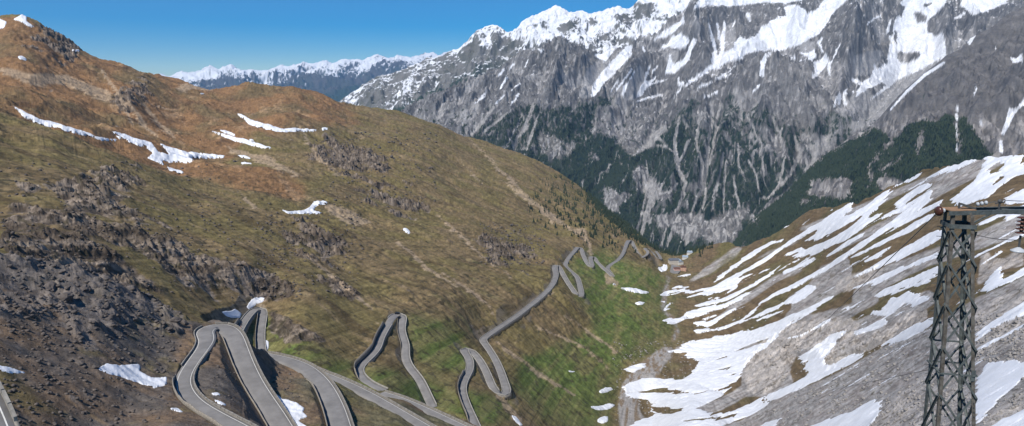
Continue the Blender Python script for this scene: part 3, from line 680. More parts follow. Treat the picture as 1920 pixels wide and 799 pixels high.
shrub = sst(.24, .34, fbm(b.x / 8, b.y / 8, 3, 251) + .25 * n1 + .12 * fbm(uL / 30, vL / 90, 2, 253)) * (1 - right) * (1 - floor) * sst(1400, 900, b.r)
cM = mix(cM, np.broadcast_to(C3(.055, .048, .030), b.shape + (3,)), .75 * shrub)
n4 = fbm(PL / 1.7, QL / 1.7, 2, 255) * sst(900, 500, b.r)
cM *= (1 + .5 * n3 + .32 * n2 + .35 * n4)[..., None]
b = Nn; uN, vN = fall(b, dL, 1, 1)
k1 = fbm(b.x / 25, b.y / 25, 4, 231); k2 = fbm(b.x / 5, b.y / 5, 4, 233); k3 = fbm(b.x / 1.3, b.y / 1.3, 3, 235)
bc = lambda *c: np.broadcast_to(C3(*c), b.shape + (3,))
base = mix(bc(.155, .11, .075), bc(.115, .10, .088), sst(-.25, .3, k1 + .3 * fbm(uN / 8, vN / 60, 3, 237)))
dark = samp(mask('-200,400 0,465 200,515 350,590 345,660 310,690 200,640 120,560 -200,500', s=22), b.px, b.py)
base = mix(base, bc(.105, .094, .086), .85 * sst(.3, .7, dark + .4 * k1))
base = mix(base, bc(.13, .105, .04), .65 * sst(.1, .45, fbm(b.x / 22, b.y / 22, 4, 239) + .2 * k2))
base = mix(base, bc(.22, .15, .075), .5 * sst(.3, .5, fbm(uN / 6, vN / 20, 4, 241)))
base = mix(base, bc(.155, .135, .12), .8 * sst(.2, .6, cn * (.6 + k2)))
gN = sst(480, 640, b.px) * sst(-.25, .25, k1 + .2); base = mix(base, bc(.11, .105, .042), .55 * gN)
cN = np.clip(base * (1 + .4 * k3 + .35 * k2)[..., None], .02, 1)

# ---------------------------------------------------------------- lying snow, its own sheets on the ground
mat_snow = simple_mat('snow', (.70, .715, .745), .6, var=.10, scale=.12, bump=.35)
def snow_sheet(b, f, name, thick=1.0):
    """a sheet that rises out of the ground where the patch is and dips under it past the edge"""
    v = f > 0.16; cell = v[:-1, :-1] & v[:-1, 1:] & v[1:, :-1] & v[1:, 1:]
    ins = (f > 0.5); keep = cell & (np.pad(ins, 1)[:-1, :-1] | True)[:cell.shape[0], :cell.shape[1]]
    if keep.sum() < 3: print('no snow', name); return None
    i = np.arange(b.x.size).reshape(b.shape); Q = np.stack([i[:-1, :-1], i[:-1, 1:], i[1:, 1:], i[1:, :-1]], -1)[keep]
    u_, inv = np.unique(Q, return_inverse=True); h = (0.05 + 0.0011 * b.r) * thick
    z = b.z + np.clip((f - 0.5) * 3.0, -1, 1) * h
    V = np.stack([b.x, b.y, z], -1).reshape(-1, 3)[u_]
    return link(name, mesh_np(name, V, inv.reshape(Q.shape)), mat_snow)
def near_px(b, s, pad=14):
    P = pts(s); return (b.px > P[:, 0].min() - pad) & (b.px < P[:, 0].max() + pad) & (b.py > P[:, 1].min() - pad) & (b.py < P[:, 1].max() + pad)
def biggest(f):
    """keep only the largest connected blob of a patch"""
    on = set(zip(*[a.tolist() for a in np.where(f > .16)])); best = []
    while on:
        st = [on.pop()]; comp = [st[0]]
        while st:
            i, j = st.pop()
            for q in ((i + 1, j), (i - 1, j), (i, j + 1), (i, j - 1)):
                if q in on: on.remove(q); st.append(q); comp.append(q)
        if len(comp) > len(best): best = comp
    o = np.zeros_like(f)
    if best: a = np.array(best); o[a[:, 0], a[:, 1]] = f[a[:, 0], a[:, 1]]
    return o
for lab, bn, pl, _ in SNOWL:
    b = M if bn == 'M' else Nn; mk = mask(pl, s=1.1); front = np.zeros(b.shape, bool); front[:b.nf] = True
    sel = near_px(b, pl) & front; f = np.zeros(b.shape)
    wq_ = b.r[sel] * .02; f[sel] = samp(mk, b.px[sel] + 5 * fbm(b.x[sel] / wq_, b.y[sel] / wq_, 4, 303), b.py[sel] + 3 * fbm(b.x[sel] / wq_, b.y[sel] / wq_, 4, 305)) + .30 * fbm(b.x[sel] / (b.r[sel] * .006), b.y[sel] / (b.r[sel] * .006), 3, 301)
    f[samp(blur(mk, 3), b.px, b.py) < .02] = 0; f[b.onroad] = 0
    f = biggest(f)
    ii, jj = np.where(f > .16)
    o = None
    if len(ii): o = snow_sheet(b, f, 'snow_patch')
    if o: tag(o, lab, 'snow patch', 'snow patches left of the stream')
b = M
zone = right * (r > 60); slp = np.gradient(np.interp(np.arange(1000, 2400), [1100, 1250, 1330, 1420, 1520, 1700, 2000], [0, 12, 32, 72, 130, 236, 410])); slp = np.interp(b.px, np.arange(1000, 2400), blur(slp[None, :].repeat(3, 0), 20)[1])
aw = 20 * fbm(cc / 7, aa / 70, 4, 319) + 7 * fbm(cc / 3, aa / 22, 3, 321); cw = 2.2 * fbm(cc / 9, aa / 26, 4, 323)
f1 = samp(SNOWR, b.px + aw, b.py - slp * aw + cw); f2 = samp(SNOWRw, b.px, b.py)
thin = sst(.16, .42, fbm(cc / 6, aa / 110, 4, 311) + .25 * fbm(cc / 30, aa / 90, 3, 313)) * (zone > .5) * sst(1290, 1400, b.px) * sst(800, 730, b.py) * sst(450, 520, b.py + .62 * (b.px - 1400)) * (samp(m_rockR, b.px, b.py) < .6)
f = np.maximum(.70 * f1 + .30 * f2 + .08 * (f2 > .1), .60 * thin)
f = f + (.40 * fbm(cc / 5, aa / 55, 4, 315) + .16 * fbm(cc / 2, aa / 9, 3, 317)) * (f > .02)
f = f - .40 * sst(.2, .5, fbm(cc / 4, aa / 75, 4, 325)) - .04
f[M.nf:] = 0; f[b.px < 1150] = 0
f = np.where(zone > .02, f, 0)
o = snow_sheet(M, f, 'snow_streaks'); tag(o, 'white snow streaks combed down the brown and grey right hand slope', 'snow', kind='stuff')

mat_near = ground_mat('meadow and rubble', (0.9, 0.12), .38, .7, .5)
mat_bank = ground_mat('dark rubble', (2.2, 0.35), .45, .8, .25)
o = link('terrain', M.mesh('terrain', np.clip(cM, .01, 1)), mat_near); tag(o, kind='structure')
o = link('near_bank_ground', Nn.mesh('near_bank_ground', cN), mat_bank); tag(o, kind='structure')
# ================================================================ the massif and the ranges behind
def down(c, a=.35): return c
# ---- main massif
C_SIL = '560,330 700,232 745,215 765,203 800,186 830,176 870,155 893,145 905,137 945,122 975,108 1000,102 1020,92 1040,76 1052,74 1065,76 1090,86 1105,95 1116,100 1128,104 1150,98 1180,88 1200,66 1228,55 1250,38 1275,18 1300,-2 1340,-20 1400,-40 1500,-60 1650,-75 1800,-80 1920,-78 2150,-70'
C_BOT = '560,400 700,300 900,330 1100,420 1250,520 1400,520 2150,520'
CC = [(560,330,5600),(760,205,5500),(893,145,5700),(1000,102,5900),(1050,75,6000),(1120,102,6300),(1200,66,6700),(1300,0,7000),(1500,-60,7300),(1700,-75,7600),(2000,-75,7600),
 (900,260,4900),(1000,300,4750),(1000,200,5200),(1050,180,5300),(1110,170,5600),(1150,130,6000),(1140,200,5350),(1200,200,5500),(1250,150,6000),(1240,100,6300),(1300,120,6100),(1330,60,6600),(1400,120,6100),(1450,90,6500),(1400,40,6900),(1500,30,6900),(1440,115,5750),(1480,180,5350),(1540,130,5900),(1600,80,6300),(1600,160,6000),(1660,60,7000),(1720,60,7300),(1700,120,6700),(1650,180,6000),(1580,220,5500),
 (1100,260,5000),(1200,260,5000),(1300,220,5100),(1400,240,5000),(1500,280,5000),(1100,340,4650),(1200,340,4600),(1300,340,4600),(1400,340,4600),(1150,430,4350),(1250,450,4250),(1350,450,4200),(1400,480,4150),(1500,400,4600),(1600,320,5000),(1800,120,6700),(1900,120,6700),(1800,250,5500),(2000,300,5300)]
Cb = Body(560, 2100, NCC, NRC, C_SIL, C_BOT, CC, nback=14, back=.3, drop=.8, smooth=.0002)
# ---- snowy peaks behind its left shoulder
D_SIL = '560,235 620,205 640,187 655,178 672,165 690,152 708,143 735,138 760,128 785,118 800,108 815,106 832,99 855,92 872,82 880,72 893,60 908,52 925,45 942,52 952,58 968,54 980,42 993,33 1012,22 1030,14 1042,11 1058,17 1066,25 1080,22 1092,20 1104,26 1118,23 1130,20 1145,15 1158,10 1168,16 1178,14 1188,8 1198,0 1215,-8 1250,-20 1320,-40 1420,-50'
D_BOT = '560,300 700,260 900,230 1100,200 1420,160'
DC = [(640,187,8600),(800,108,8700),(925,45,8800),(1042,11,9000),(1160,10,9200),(1400,-50,9300),(700,240,7300),(900,200,7300),(1100,150,7700),(800,170,7700),(980,110,8000),(1050,70,8500),(1300,100,8200),(560,280,7000)]
Db = Body(560, 1420, NCD, NRD, D_SIL, D_BOT, DC, nback=10, back=.3, drop=.8, smooth=.0002)
# ---- banded ridge on the right with the forest at its foot
E_SIL = '1340,500 1375,458 1390,440 1405,418 1425,398 1440,390 1470,365 1500,335 1530,305 1560,283 1590,262 1620,246 1640,230 1655,215 1672,195 1695,170 1715,152 1740,132 1762,118 1775,105 1800,92 1820,72 1840,58 1862,48 1880,32 1905,16 1925,8 1980,-20 2100,-60'
E_BOT = '1340,560 1500,560 2100,520'
EC = [(1375,458,3900),(1440,390,3950),(1530,305,4100),(1640,230,4300),(1770,112,4700),(1862,48,4900),(1925,8,5100),(2100,-60,5400),(1500,420,3350),(1400,500,3350),(1600,340,3500),(1700,300,3500),(1800,280,3400),(1920,270,3200),(1700,220,3950),(1800,180,4050),(1900,120,4300),(1900,200,3700),(1600,480,2700),(1900,450,2500),(2080,250,3200),(2080,100,4300)]
Eb = Body(1340, 2100, NCE, NRE, E_SIL, E_BOT, EC, nback=12, back=.3, drop=.8, smooth=.0002)
# ---- far range on the horizon
F_SIL = '200,150 290,139 300,137 318,139 330,135 342,134 352,138 368,135 385,128 393,124 402,127 412,130 420,126 434,122 446,128 460,130 474,127 488,131 500,129 515,124 528,121 540,124 556,121 568,115 580,118 596,118 612,115 622,118 640,113 655,112 668,110 680,112 695,107 708,102 716,106 730,109 745,104 760,107 772,108 785,103 800,98 812,97 822,101 835,96 850,94 870,100 900,104 960,112 1100,120'
F_BOT = '200,190 500,215 700,215 1100,200'
FC = [(290,139,27000),(500,129,28000),(700,104,29000),(820,100,29000),(1100,120,29000),(300,190,20000),(500,190,20000),(640,190,20000),(800,190,20000),(1000,170,21000),(450,150,25000),(650,140,25500)]
Fb = Body(200, 1100, NCF, NRF, F_SIL, F_BOT, FC, nback=6, back=.2, drop=.6, smooth=.0002)

# ---- traces on the massif
F_FOREST = '''877,262 900,238 935,217 965,203 990,193 1008,190 1015,200 1030,205 1050,196 1075,195 1100,190 1125,178 1150,178 1156,190 1140,205 1120,213 1113,232 1110,246 1130,250 1155,256 1165,275 1180,292 1200,285 1225,268 1243,245 1262,213 1275,200 1285,196 1293,184 1302,180 1318,192 1340,205 1352,195 1360,178 1372,168 1382,175 1380,195 1400,210 1420,190 1440,195 1455,215 1480,235 1515,240 1530,218 1560,205 1575,210 1590,222 1600,255 1560,300 1500,340 1440,380 1400,430 1380,470 1360,540 1100,540 860,330'''
F_LIGHT_P = '''1010,255 1040,258 1062,270 1070,285 1052,298 1035,295 1015,280
1115,284 1122,300 1112,302 1108,295
1185,320 1205,308 1215,325 1230,345 1245,360 1235,375 1215,370 1195,355
1132,352 1146,350 1155,365 1180,362 1178,375 1158,385 1160,402 1145,400 1134,380
1380,448 1398,400 1405,385 1380,395 1350,405 1330,410 1315,430 1320,450 1350,462 1375,462
1270,402 1300,400 1320,405 1315,440 1300,455 1280,450 1262,430
1225,405 1260,402 1265,415 1252,430 1235,425
1240,365 1255,358 1262,366 1235,380
1290,355 1300,345 1305,340 1330,330 1310,350 1295,362
1165,240 1195,232 1225,240 1200,262 1175,270 1160,255
1310,200 1340,210 1330,225 1305,222
1430,240 1470,260 1480,300 1440,280
1505,250 1570,262 1560,300 1520,320 1490,300'''
F_LIGHT_S = '''1003,185,3 995,215,8 985,240,9 970,260,7 962,280,5
978,215,3 965,245,4 948,275,3
935,195,5 915,215,8 895,240,7 882,255,4
945,185,3 930,200,4
960,205,5 930,230,6 905,250,5
1010,215,3 1000,240,5 992,262,6 988,280,4
1245,240,12 1225,262,12 1205,280,8 1185,293,4
1275,220,5 1268,245,5 1266,275,6 1268,300,8 1272,320,9 1280,335,9 1286,345,8 1280,365,6 1270,390,4 1262,410,4 1258,420,3
1293,262,5 1283,285,5 1272,302,5
1312,215,5 1308,240,5 1305,270,6 1312,290,5 1317,305,8 1316,330,6 1315,355,7 1303,380,5 1295,402,3
1335,190,7 1335,225,6 1330,260,7 1327,290,6 1325,315,7 1322,345,6 1320,375,5 1318,395,3
1350,195,5 1345,220,6 1342,250,5 1335,285,4 1330,310,4
1356,288,5 1352,320,4 1345,345,5 1338,365,5 1335,395,4
1362,300,4 1360,330,5 1357,360,4 1356,400,3
1383,270,4 1385,305,5 1392,325,4 1398,340,3
1375,330,4 1380,365,5 1388,388,4
1205,320,5 1212,355,5 1208,380,4 1200,410,5 1195,430,5
1228,360,5 1222,385,6 1208,410,5 1203,440,6
1212,300,3 1215,325,4
1248,430,5 1242,450,5 1240,462,5
1265,425,5 1255,450,5 1250,462,3
1290,440,8 1284,462,5
1215,240,3 1230,250,5 1250,275,4
1222,270,4 1250,276,5 1262,285,3
1270,345,4 1255,360,5 1230,365,4
1400,215,5 1410,235,5 1420,258,4
1450,220,4 1462,250,5 1470,280,4
1425,260,4 1430,300,4 1435,330,4
1490,255,6 1500,290,8 1480,330,6 1450,360,4
1470,300,4 1465,335,5 1450,362,6 1440,372,4
1520,275,10 1530,300,8 1510,320,6
1405,300,3 1418,330,4 1425,360,4'''
F_SNOW_P = '''1106,184 1112,160 1125,140 1145,115 1165,98 1172,86 1185,84 1185,100 1172,118 1155,135 1150,142 1127,162 1115,179
1115,104 1130,92 1150,82 1170,68 1180,72 1160,88 1145,100 1136,116 1122,110
1226,75 1240,60 1260,48 1275,40 1284,28 1285,42 1265,60 1250,68 1236,72
1236,91 1250,84 1262,68 1275,62 1292,74 1288,88 1270,92 1252,88
1246,138 1252,120 1256,94 1259,115 1263,119 1280,112 1290,96 1295,80 1300,70 1308,74 1298,95 1294,110 1280,122 1265,135 1250,139
1192,184 1199,166 1208,152 1216,152 1236,142 1222,156 1213,166 1206,178
1100,0 1130,-20 1300,-40 1300,-5 1270,20 1260,30 1240,35 1215,42 1195,50 1170,52 1150,50 1130,75 1115,92 1100,92
1335,122 1340,105 1372,92 1383,72 1390,68 1398,75 1420,65 1428,50 1445,40 1460,32 1474,30 1470,14 1490,8 1505,15 1513,26 1530,18 1545,2 1562,-18 1615,-30 1580,10 1562,26 1550,45 1536,66 1510,78 1490,88 1462,94 1440,95 1420,96 1400,101 1390,110 1360,118 1342,130 1315,135
1336,150 1368,131 1388,114 1375,128 1350,147
1425,146 1427,115 1436,98 1448,100 1437,110 1432,130 1432,146
1490,95 1510,100 1524,94 1531,104 1523,116 1513,105
1526,146 1525,118 1540,110 1548,100 1554,108 1547,131 1535,141
1552,120 1561,111 1558,130 1555,148
1483,105 1495,108 1491,114 1484,112
1330,-30 1520,-60 1510,0 1480,5 1420,6 1375,12 1335,10 1300,15
1683,30 1700,0 1690,-30 1780,-60 1790,-20 1770,10 1752,28 1740,40 1740,60 1755,68 1766,60 1774,90 1774,106 1750,118 1730,130 1700,142 1680,153 1665,166 1650,176 1618,194 1650,170 1664,160 1655,154 1632,165 1615,175 1604,186 1607,170 1615,160 1597,151 1598,145 1610,148 1616,155 1630,147 1637,130 1638,115 1644,130 1655,122 1670,116 1672,85 1664,62 1673,70 1676,50
1820,-40 1920,-60 1920,-5 1890,0 1860,18 1825,28 1800,10
1580,176 1588,165 1590,178
1596,170 1603,172 1601,177
1570,190 1573,170 1578,182 1574,200'''
F_SNOW_S = '''1210,150,3 1218,124,3
1222,136,4 1232,124,3
1180,150,3 1191,133,3
1168,178,5 1177,157,4
1168,186,2 1172,160,4
1155,170,3 1170,150,4 1184,130,3
1145,172,2 1160,150,3
1209,62,7 1213,50,6 1225,43,4
1209,98,3 1206,88,3
1262,138,4 1285,118,3
1272,160,5 1273,145,3
1275,160,7 1280,155,5
1285,160,4 1300,150,4
1330,45,4 1335,70,6 1341,92,7 1340,115,12
1345,45,4 1350,72,5 1352,85,3
1357,42,5 1356,75,7 1354,100,8
1374,50,4 1378,40,4
1402,28,7 1406,40,4
1310,165,3 1330,155,4 1370,138,3
1540,75,6 1535,80,4 1543,96,3
1561,110,3 1574,84,3
1292,155,8 1310,142,7 1325,135,6
1215,160,3 1250,148,3
1195,190,3 1235,178,5
1230,180,4 1240,178,3
1265,182,3 1275,168,4
1668,110,8 1670,85,6
1663,60,5 1670,38,4
1565,200,3 1570,180,4
1585,195,6 1583,180,4
1425,160,3 1412,172,3
1320,183,3 1350,170,2
1140,60,5 1115,92,6
1900,-20,10 1880,5,6
1010,90,3 1015,100,4
985,125,3 992,112,3
935,142,5 945,130,3
955,130,3 962,120,3
938,165,3 950,145,4
890,195,2 908,178,6 912,172,3
930,195,3 945,178,3
960,170,2 975,155,2
958,195,3 972,178,4
1015,98,4 1018,92,3
1625,45,3 1650,30,3
1700,5,16 1690,40,10
1790,35,4 1810,25,5'''
F_SNOW_H = '''1683,97 1700,99 1728,97 1724,107 1705,117 1690,118 1684,113
1712,25 1722,22 1742,32 1735,42 1722,42
1730,8 1750,6 1745,12 1732,13
1680,8 1698,12 1690,35 1682,25
1676,55 1683,60 1683,85 1678,80'''  # first hole paints a shaded part of the glacier in rock grey
m_forC = mask(F_FOREST, '', F_LIGHT_P, '', s=4.0); m_forC2 = mask(F_FOREST, '', '', F_LIGHT_S, s=0.9)
m_ligC = mask(F_LIGHT_P, '', s=3); m_lsC = mask('', F_LIGHT_S, s=.9)
m_snC = mask(F_SNOW_P, F_SNOW_S, F_SNOW_H, s=.8)
m_scree = mask('''1100,130 1128,110 1150,125 1120,160 1105,185 1085,185
1175,160 1200,120 1215,150 1190,185 1172,190
1240,100 1275,92 1268,118 1250,115
1352,50 1378,45 1382,90 1362,105
1600,105 1640,95 1655,95 1650,120 1630,140 1600,145 1597,120
1500,70 1530,80 1525,110 1500,100
1560,210 1620,160 1640,180 1660,165 1700,140 1740,120 1765,112 1700,180 1660,215 1620,240 1560,270
1640,215 1580,260 1540,290 1500,300 1540,250''', s=3)
b = Cb; b.reproj(); px0_, py0_ = b.px.copy(), b.py.copy()
az = R(20); U = b.x * math.cos(az) - b.y * math.sin(az); Vv = b.x * math.sin(az) + b.y * math.cos(az)
wq = fbm(U / 700, Vv / 900, 3, 401); wq2 = fbm(U / 160, Vv / 260, 3, 403)
hi_ = sst(330, 160, py0_)
g1 = ridged(U / 620 + .35 * wq, Vv / 1500 + .3 * wq, 3, 405, .5); g2 = ridged(U / 210 + .5 * wq2, Vv / 620, 4, 407, .55); g3 = .6 * ridged(U / 75 + .9 * wq2, Vv / 130 + .5 * wq2, 4, 409, .62) + .4 * ridged((U + .8 * Vv) / 55, (Vv - .8 * U) / 160, 4, 410, .62)
snw = samp(m_snC, px0_, py0_); lsc = samp(m_lsC, px0_, py0_); forp = samp(m_forC, px0_, py0_); scp = samp(m_scree, px0_, py0_)
soft = 1 - .75 * sst(.2, .8, snw) * .8 - .5 * scp
edge = sst(0, 25, py0_ - np.interp(px0_, pts(C_SIL)[:, 0], pts(C_SIL)[:, 1]) + 3)
soft = np.clip(soft, .15, 1)
d = (235 * (g1 - .5) * (.3 + .7 * edge) + 95 * (g2 - .45) * (.35 + .65 * edge) * (.55 + .45 * soft) + 62 * (g3 - .45) * soft + 17 * fbm(b.x / 24, b.y / 24, 4, 411, .6) * soft) * (.75 + .35 * hi_)
rid = samp(mask('', '''1052,76,8 1048,130,12 1032,180,14 1015,205,8
1052,76,8 1085,120,12 1110,165,10
985,108,8 945,175,12 905,240,10
1290,5,8 1300,60,14 1270,95,12 1215,110,12 1185,150,10 1160,190,8
1300,60,12 1325,110,14 1300,150,12 1255,200,10
1440,104,10 1475,150,14 1500,200,12 1530,250,10
1440,104,10 1405,150,12 1360,190,12
1600,30,14 1602,90,16 1585,140,14 1565,190,12
1520,-20,14 1500,40,12 1480,60,8
1290,195,8 1262,260,12 1240,320,10
1375,170,8 1352,250,12 1345,330,12 1330,400,10
1430,190,8 1440,260,14 1420,340,14
1320,190,8 1318,260,10 1300,330,12
1480,240,10 1470,330,14 1420,400,12
1780,0,20 1765,70,20 1775,105,12
1720,25,14 1735,50,12''', s=7), px0_, py0_); gly = samp(mask('', F_LIGHT_S + '''
1130,100,16 1110,180,10
1250,130,14 1200,180,10
1340,120,16 1345,50,14
1700,100,30 1650,170,20 1600,230,14 1540,300,14
1535,75,10 1540,140,14''', s=7), px0_, py0_)
b.z = b.z + 120 * (rid - .25) * edge - 75 * gly * (.4 + .6 * edge)
b.z = b.z + d - 16 * lsc * (1 - .5 * hi_)
b.z += forp * 5 * pn(b.x / 9, b.y / 9, 415)
b.reproj(); px, py = b.px, b.py
sl = b.slope(); ny = sl[..., 2]; w1x = fbm(b.x / 90, b.y / 90, 5, 441, .6); w1y = fbm(b.x / 90, b.y / 90, 5, 447, .6); wx, wy = px + 11 * w1x, py + 9 * w1y; wx2, wy2 = px + 5 * w1x, py + 4 * w1y
bc = lambda *c: np.broadcast_to(C3(*c), b.shape + (3,))
k1 = fbm(b.x / 260, b.y / 260, 4, 421); k2 = fbm(U / 26, Vv / 55, 4, 423); k3 = fbm(b.x / 16, b.y / 16, 3, 425)
cC = mix(bc(.165, .16, .157), bc(.10, .098, .098), sst(-.3, .35, k1 + .5 * k2)); cC = mix(cC, bc(.29, .28, .275), .8 * sst(.10, .42, k2 + .4 * k3))
gul = sst(.42, .26, g2 + .08 * k2); cC = mix(cC, bc(.32, .31, .305), .75 * gul * sst(-.3, .2, k2 + .1))
cC = mix(cC, bc(.085, .083, .085), .7 * sst(.05, .4, fbm(U / 90, Vv / 130, 5, 433)))
cC = mix(cC, bc(.17, .16, .14), .5 * sst(.1, .4, fbm(b.x / 400, b.y / 400, 3, 427)) * sst(200, 260, py))
cC = mix(cC, bc(.30, .295, .295), .85 * sst(.3, .7, samp(m_scree, px, py) + .1 * k2))
lf = samp(m_ligC, wx, wy); lsc = samp(m_lsC, wx2, wy2); f1 = samp(m_forC, wx, wy); f2 = samp(m_forC2, wx2, wy2)
up = sst(330, 210, py)
lf = np.clip(lf * .8 + .8 * k3 * (lf > .03) + .9 * k2 * (lf > .03), 0, 1)
forest = (1 - sst(.4, .7, lf)) * sst(.42, .62, f1 * .95 + .55 * k3 + .5 * k2 - .28 * up - .05 - .35 * sst(.25, .55, fbm(U / 60, Vv / 60, 4, 429) * (.5 + up * .8))) * sst(.35, .6, f2)
scat = sst(.22, .36, fbm(b.x / 40, b.y / 40, 4, 431) + .25 * k3) * sst(170, 230, py) * sst(400, 330, py) * .8
forest = np.maximum(forest, scat * (1 - lsc))
open_ = samp(mask('1290,190 1380,170 1460,200 1600,220 1600,300 1500,345 1420,330 1340,300 1290,260\n900,260 1010,230 1060,300 1000,320\n1180,330 1320,300 1420,380 1380,450 1240,440', s=16), px, py)
chute = sst(.90, .965, ridged(U / 105 + 1.1 * wq2 + .5 * wq, Vv / 900, 1, 451)) * sst(-.1, .25, fbm(U / 90, Vv / 300, 3, 453) + .12) + .8 * sst(.90, .97, ridged(U / 45 + .8 * wq2, Vv / 400, 1, 455)) * sst(.0, .3, fbm(U / 70, Vv / 200, 3, 457))
lsc = np.clip(lsc + .8 * chute * sst(195, 240, py), 0, 1); forest = forest * (1 - .9 * np.clip(chute, 0, 1)) * (1 - .85 * open_ * sst(-.05, .25, fbm(U / 34, Vv / 60, 4, 459) + .25 * k2))
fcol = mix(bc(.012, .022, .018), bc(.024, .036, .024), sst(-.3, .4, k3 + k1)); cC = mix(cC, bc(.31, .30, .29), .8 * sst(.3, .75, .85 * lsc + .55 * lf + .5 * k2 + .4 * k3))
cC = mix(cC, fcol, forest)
sn = samp(m_snC, wx2, wy2); q = sn + .45 * k2 * (sn > .02) + .25 * k3 * (sn > .02) - .28 * sst(.30, .10, ny)
topd = sst(60, -10, py) * .28 + .13 * sst(190, 60, py) + .5 * (.42 - g2) * sst(200, 120, py)
q = np.maximum(q, topd + .5 * k2 + .35 * k3 + 1.2 * (ny - .62) - .10)
strk = fbm((b.px - b.py * .0) / 60, 0 * b.px, 1) * 0
snow = sst(.42, .58, q) * (forest < .4)
cC = mix(cC * (1 + .42 * k3 + .26 * k2)[..., None], bc(.70, .72, .76), snow)
mat_massif = ground_mat('grey limestone', (.09, .02), .30, 1.0, 8.0)
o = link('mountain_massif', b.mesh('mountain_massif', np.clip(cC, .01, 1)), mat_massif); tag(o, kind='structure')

# ---- D
b = Db; b.reproj(); w_ = fbm(b.x / 800, b.y / 800, 3, 501); az = R(2); U = b.x; Vv = b.y
g1 = ridged(U / 800 + .4 * w_, Vv / 1300, 4, 503, .55); g2 = ridged(U / 200, Vv / 330, 5, 505, .6)
dk = 1 - np.exp(-np.maximum(0, b.py - np.interp(b.px, pts(D_SIL)[:, 0], pts(D_SIL)[:, 1])) / 18)
b.z = b.z + 230 * (g1 - .5) * (.15 + .85 * dk) + 110 * (g2 - .45) * (.25 + .75 * dk) + 14 * fbm(b.x / 40, b.y / 40, 3, 507)
b.reproj(); ny = b.slope()[..., 2]; bc = lambda *c: np.broadcast_to(C3(*c), b.shape + (3,))
k2 = fbm(b.x / 120, b.y / 160, 4, 509); k3 = fbm(b.x / 30, b.y / 40, 3, 511)
cD = mix(bc(.16, .155, .145), bc(.10, .10, .085), sst(-.2, .3, k2)); dep = b.py - np.interp(b.px, pts(D_SIL)[:, 0], pts(D_SIL)[:, 1])
cD = mix(cD, bc(.03, .045, .03), sst(.4, .6, (dep - 48) / 60 + .5 * k2 + .3 * k3 + .2) * sst(980, 850, b.px))
hs = samp(mask('900,60 930,50 960,75 975,55 1040,0 1200,-10 1420,-60 1420,160 1140,110 1100,95 1050,75 1020,92 990,70 940,95 900,90', s=7), b.px, b.py)
lfq = sst(24, 2, dep) * .34 * sst(640, 700, b.px)
rkD = samp(mask('1045,48 1070,38 1085,35 1082,60 1060,66 1045,55\n998,44 1010,42 1008,52 999,52\n1100,22 1125,28 1120,45 1100,42\n1150,30 1190,20 1205,40 1170,46\n925,70 960,72 985,84 960,95 925,88\n1180,0 1230,5 1220,35 1190,25\n870,90 900,80 905,100 880,110', s=3), b.px + 8 * k2, b.py + 6 * k3)
q = .72 * hs + lfq + .55 * k2 + .4 * k3 + 1.0 * fbm(b.x / 420, b.y / 500, 3, 513) + 1.9 * (ny - .62) - .8 * rkD + .12 * sst(780, 900, b.px) * sst(60, 20, dep)
cD = mix(cD * (1 + .2 * k3)[..., None], bc(.70, .72, .76), sst(.42, .56, q))
o = link('snow_peaks', b.mesh('snow_peaks', np.clip(cD, .01, 1)), mat_massif); tag(o, kind='structure')

# ---- E
b = Eb; b.reproj(); az = R(30); U = b.x * math.cos(az) - b.y * math.sin(az); Vv = b.x * math.sin(az) + b.y * math.cos(az)
w_ = fbm(U / 500, Vv / 500, 3, 601); ew = fbm(b.x / 90, b.y / 90, 5, 617, .65) * 24; dep = b.py - np.interp(b.px, pts(E_SIL)[:, 0], pts(E_SIL)[:, 1]); dk = .15 + .85 * sst(0, 30, dep)
m_forE = mask('''1340,560 1340,470 1375,455 1440,385 1530,300 1600,262 1640,240 1660,250 1668,262 1690,255 1700,240 1720,228 1740,226 1752,232 1775,215 1795,222 1812,222 1822,240 1835,260 1860,290 1870,330 1700,480 1500,560''', '', '''1520,345 1545,335 1575,330 1600,338 1598,368 1570,372 1540,372 1515,365
1375,480 1400,450 1390,500
1640,330 1680,335 1700,345 1650,360''', '''1650,290,6 1638,310,5 1634,335,5 1622,355,4
1686,285,5 1672,305,6 1655,325,3
1670,262,8 1662,280,6
1730,245,6 1725,270,8 1722,290,5
1793,215,6 1796,290,5
1580,335,8 1585,370,6
1500,380,8 1520,375,6''', s=1.6)
fo = samp(m_forE, b.px, b.py); up = sst(250, 120, b.py)
band = np.sin((b.z + .22 * b.x + 40 * w_) / 11.0) + .6 * np.sin((b.z + .22 * b.x + 60 * w_) / 4.7)
d = 120 * (ridged(U / 420 + .4 * w_, Vv / 700, 3, 603) - .5) * dk + 60 * (ridged(U / 120 + .3 * w_, Vv / 260, 5, 605, .6) - .45) * dk + 13 * fbm(b.x / 18, b.y / 18, 3, 607) * dk
d += (1 - fo) * sst(330, 230, b.py) * 3.4 * band * dk
d += fo * 4 * pn(b.x / 8, b.y / 8, 609)
b.z = b.z + d; b.reproj(); ny = b.slope()[..., 2]; bc = lambda *c: np.broadcast_to(C3(*c), b.shape + (3,))
k2 = fbm(b.x / 60, b.y / 60, 4, 611); k3 = fbm(b.x / 14, b.y / 14, 3, 613); fo = samp(m_forE, b.px + ew, b.py + ew * .6)
cE = mix(bc(.15, .142, .137), bc(.09, .086, .086), sst(-.2, .4, k2 + .2 * band)); st = fbm(U / 18, Vv / 160, 4, 615)
cE = mix(cE, bc(.32, .30, .285), .75 * sst(.0, .4, st + .15) * sst(205, 235, b.py))
cE = mix(cE, bc(.33, .32, .31), .7 * sst(.15, .5, st + .5 * k2) * sst(310, 345, b.py))
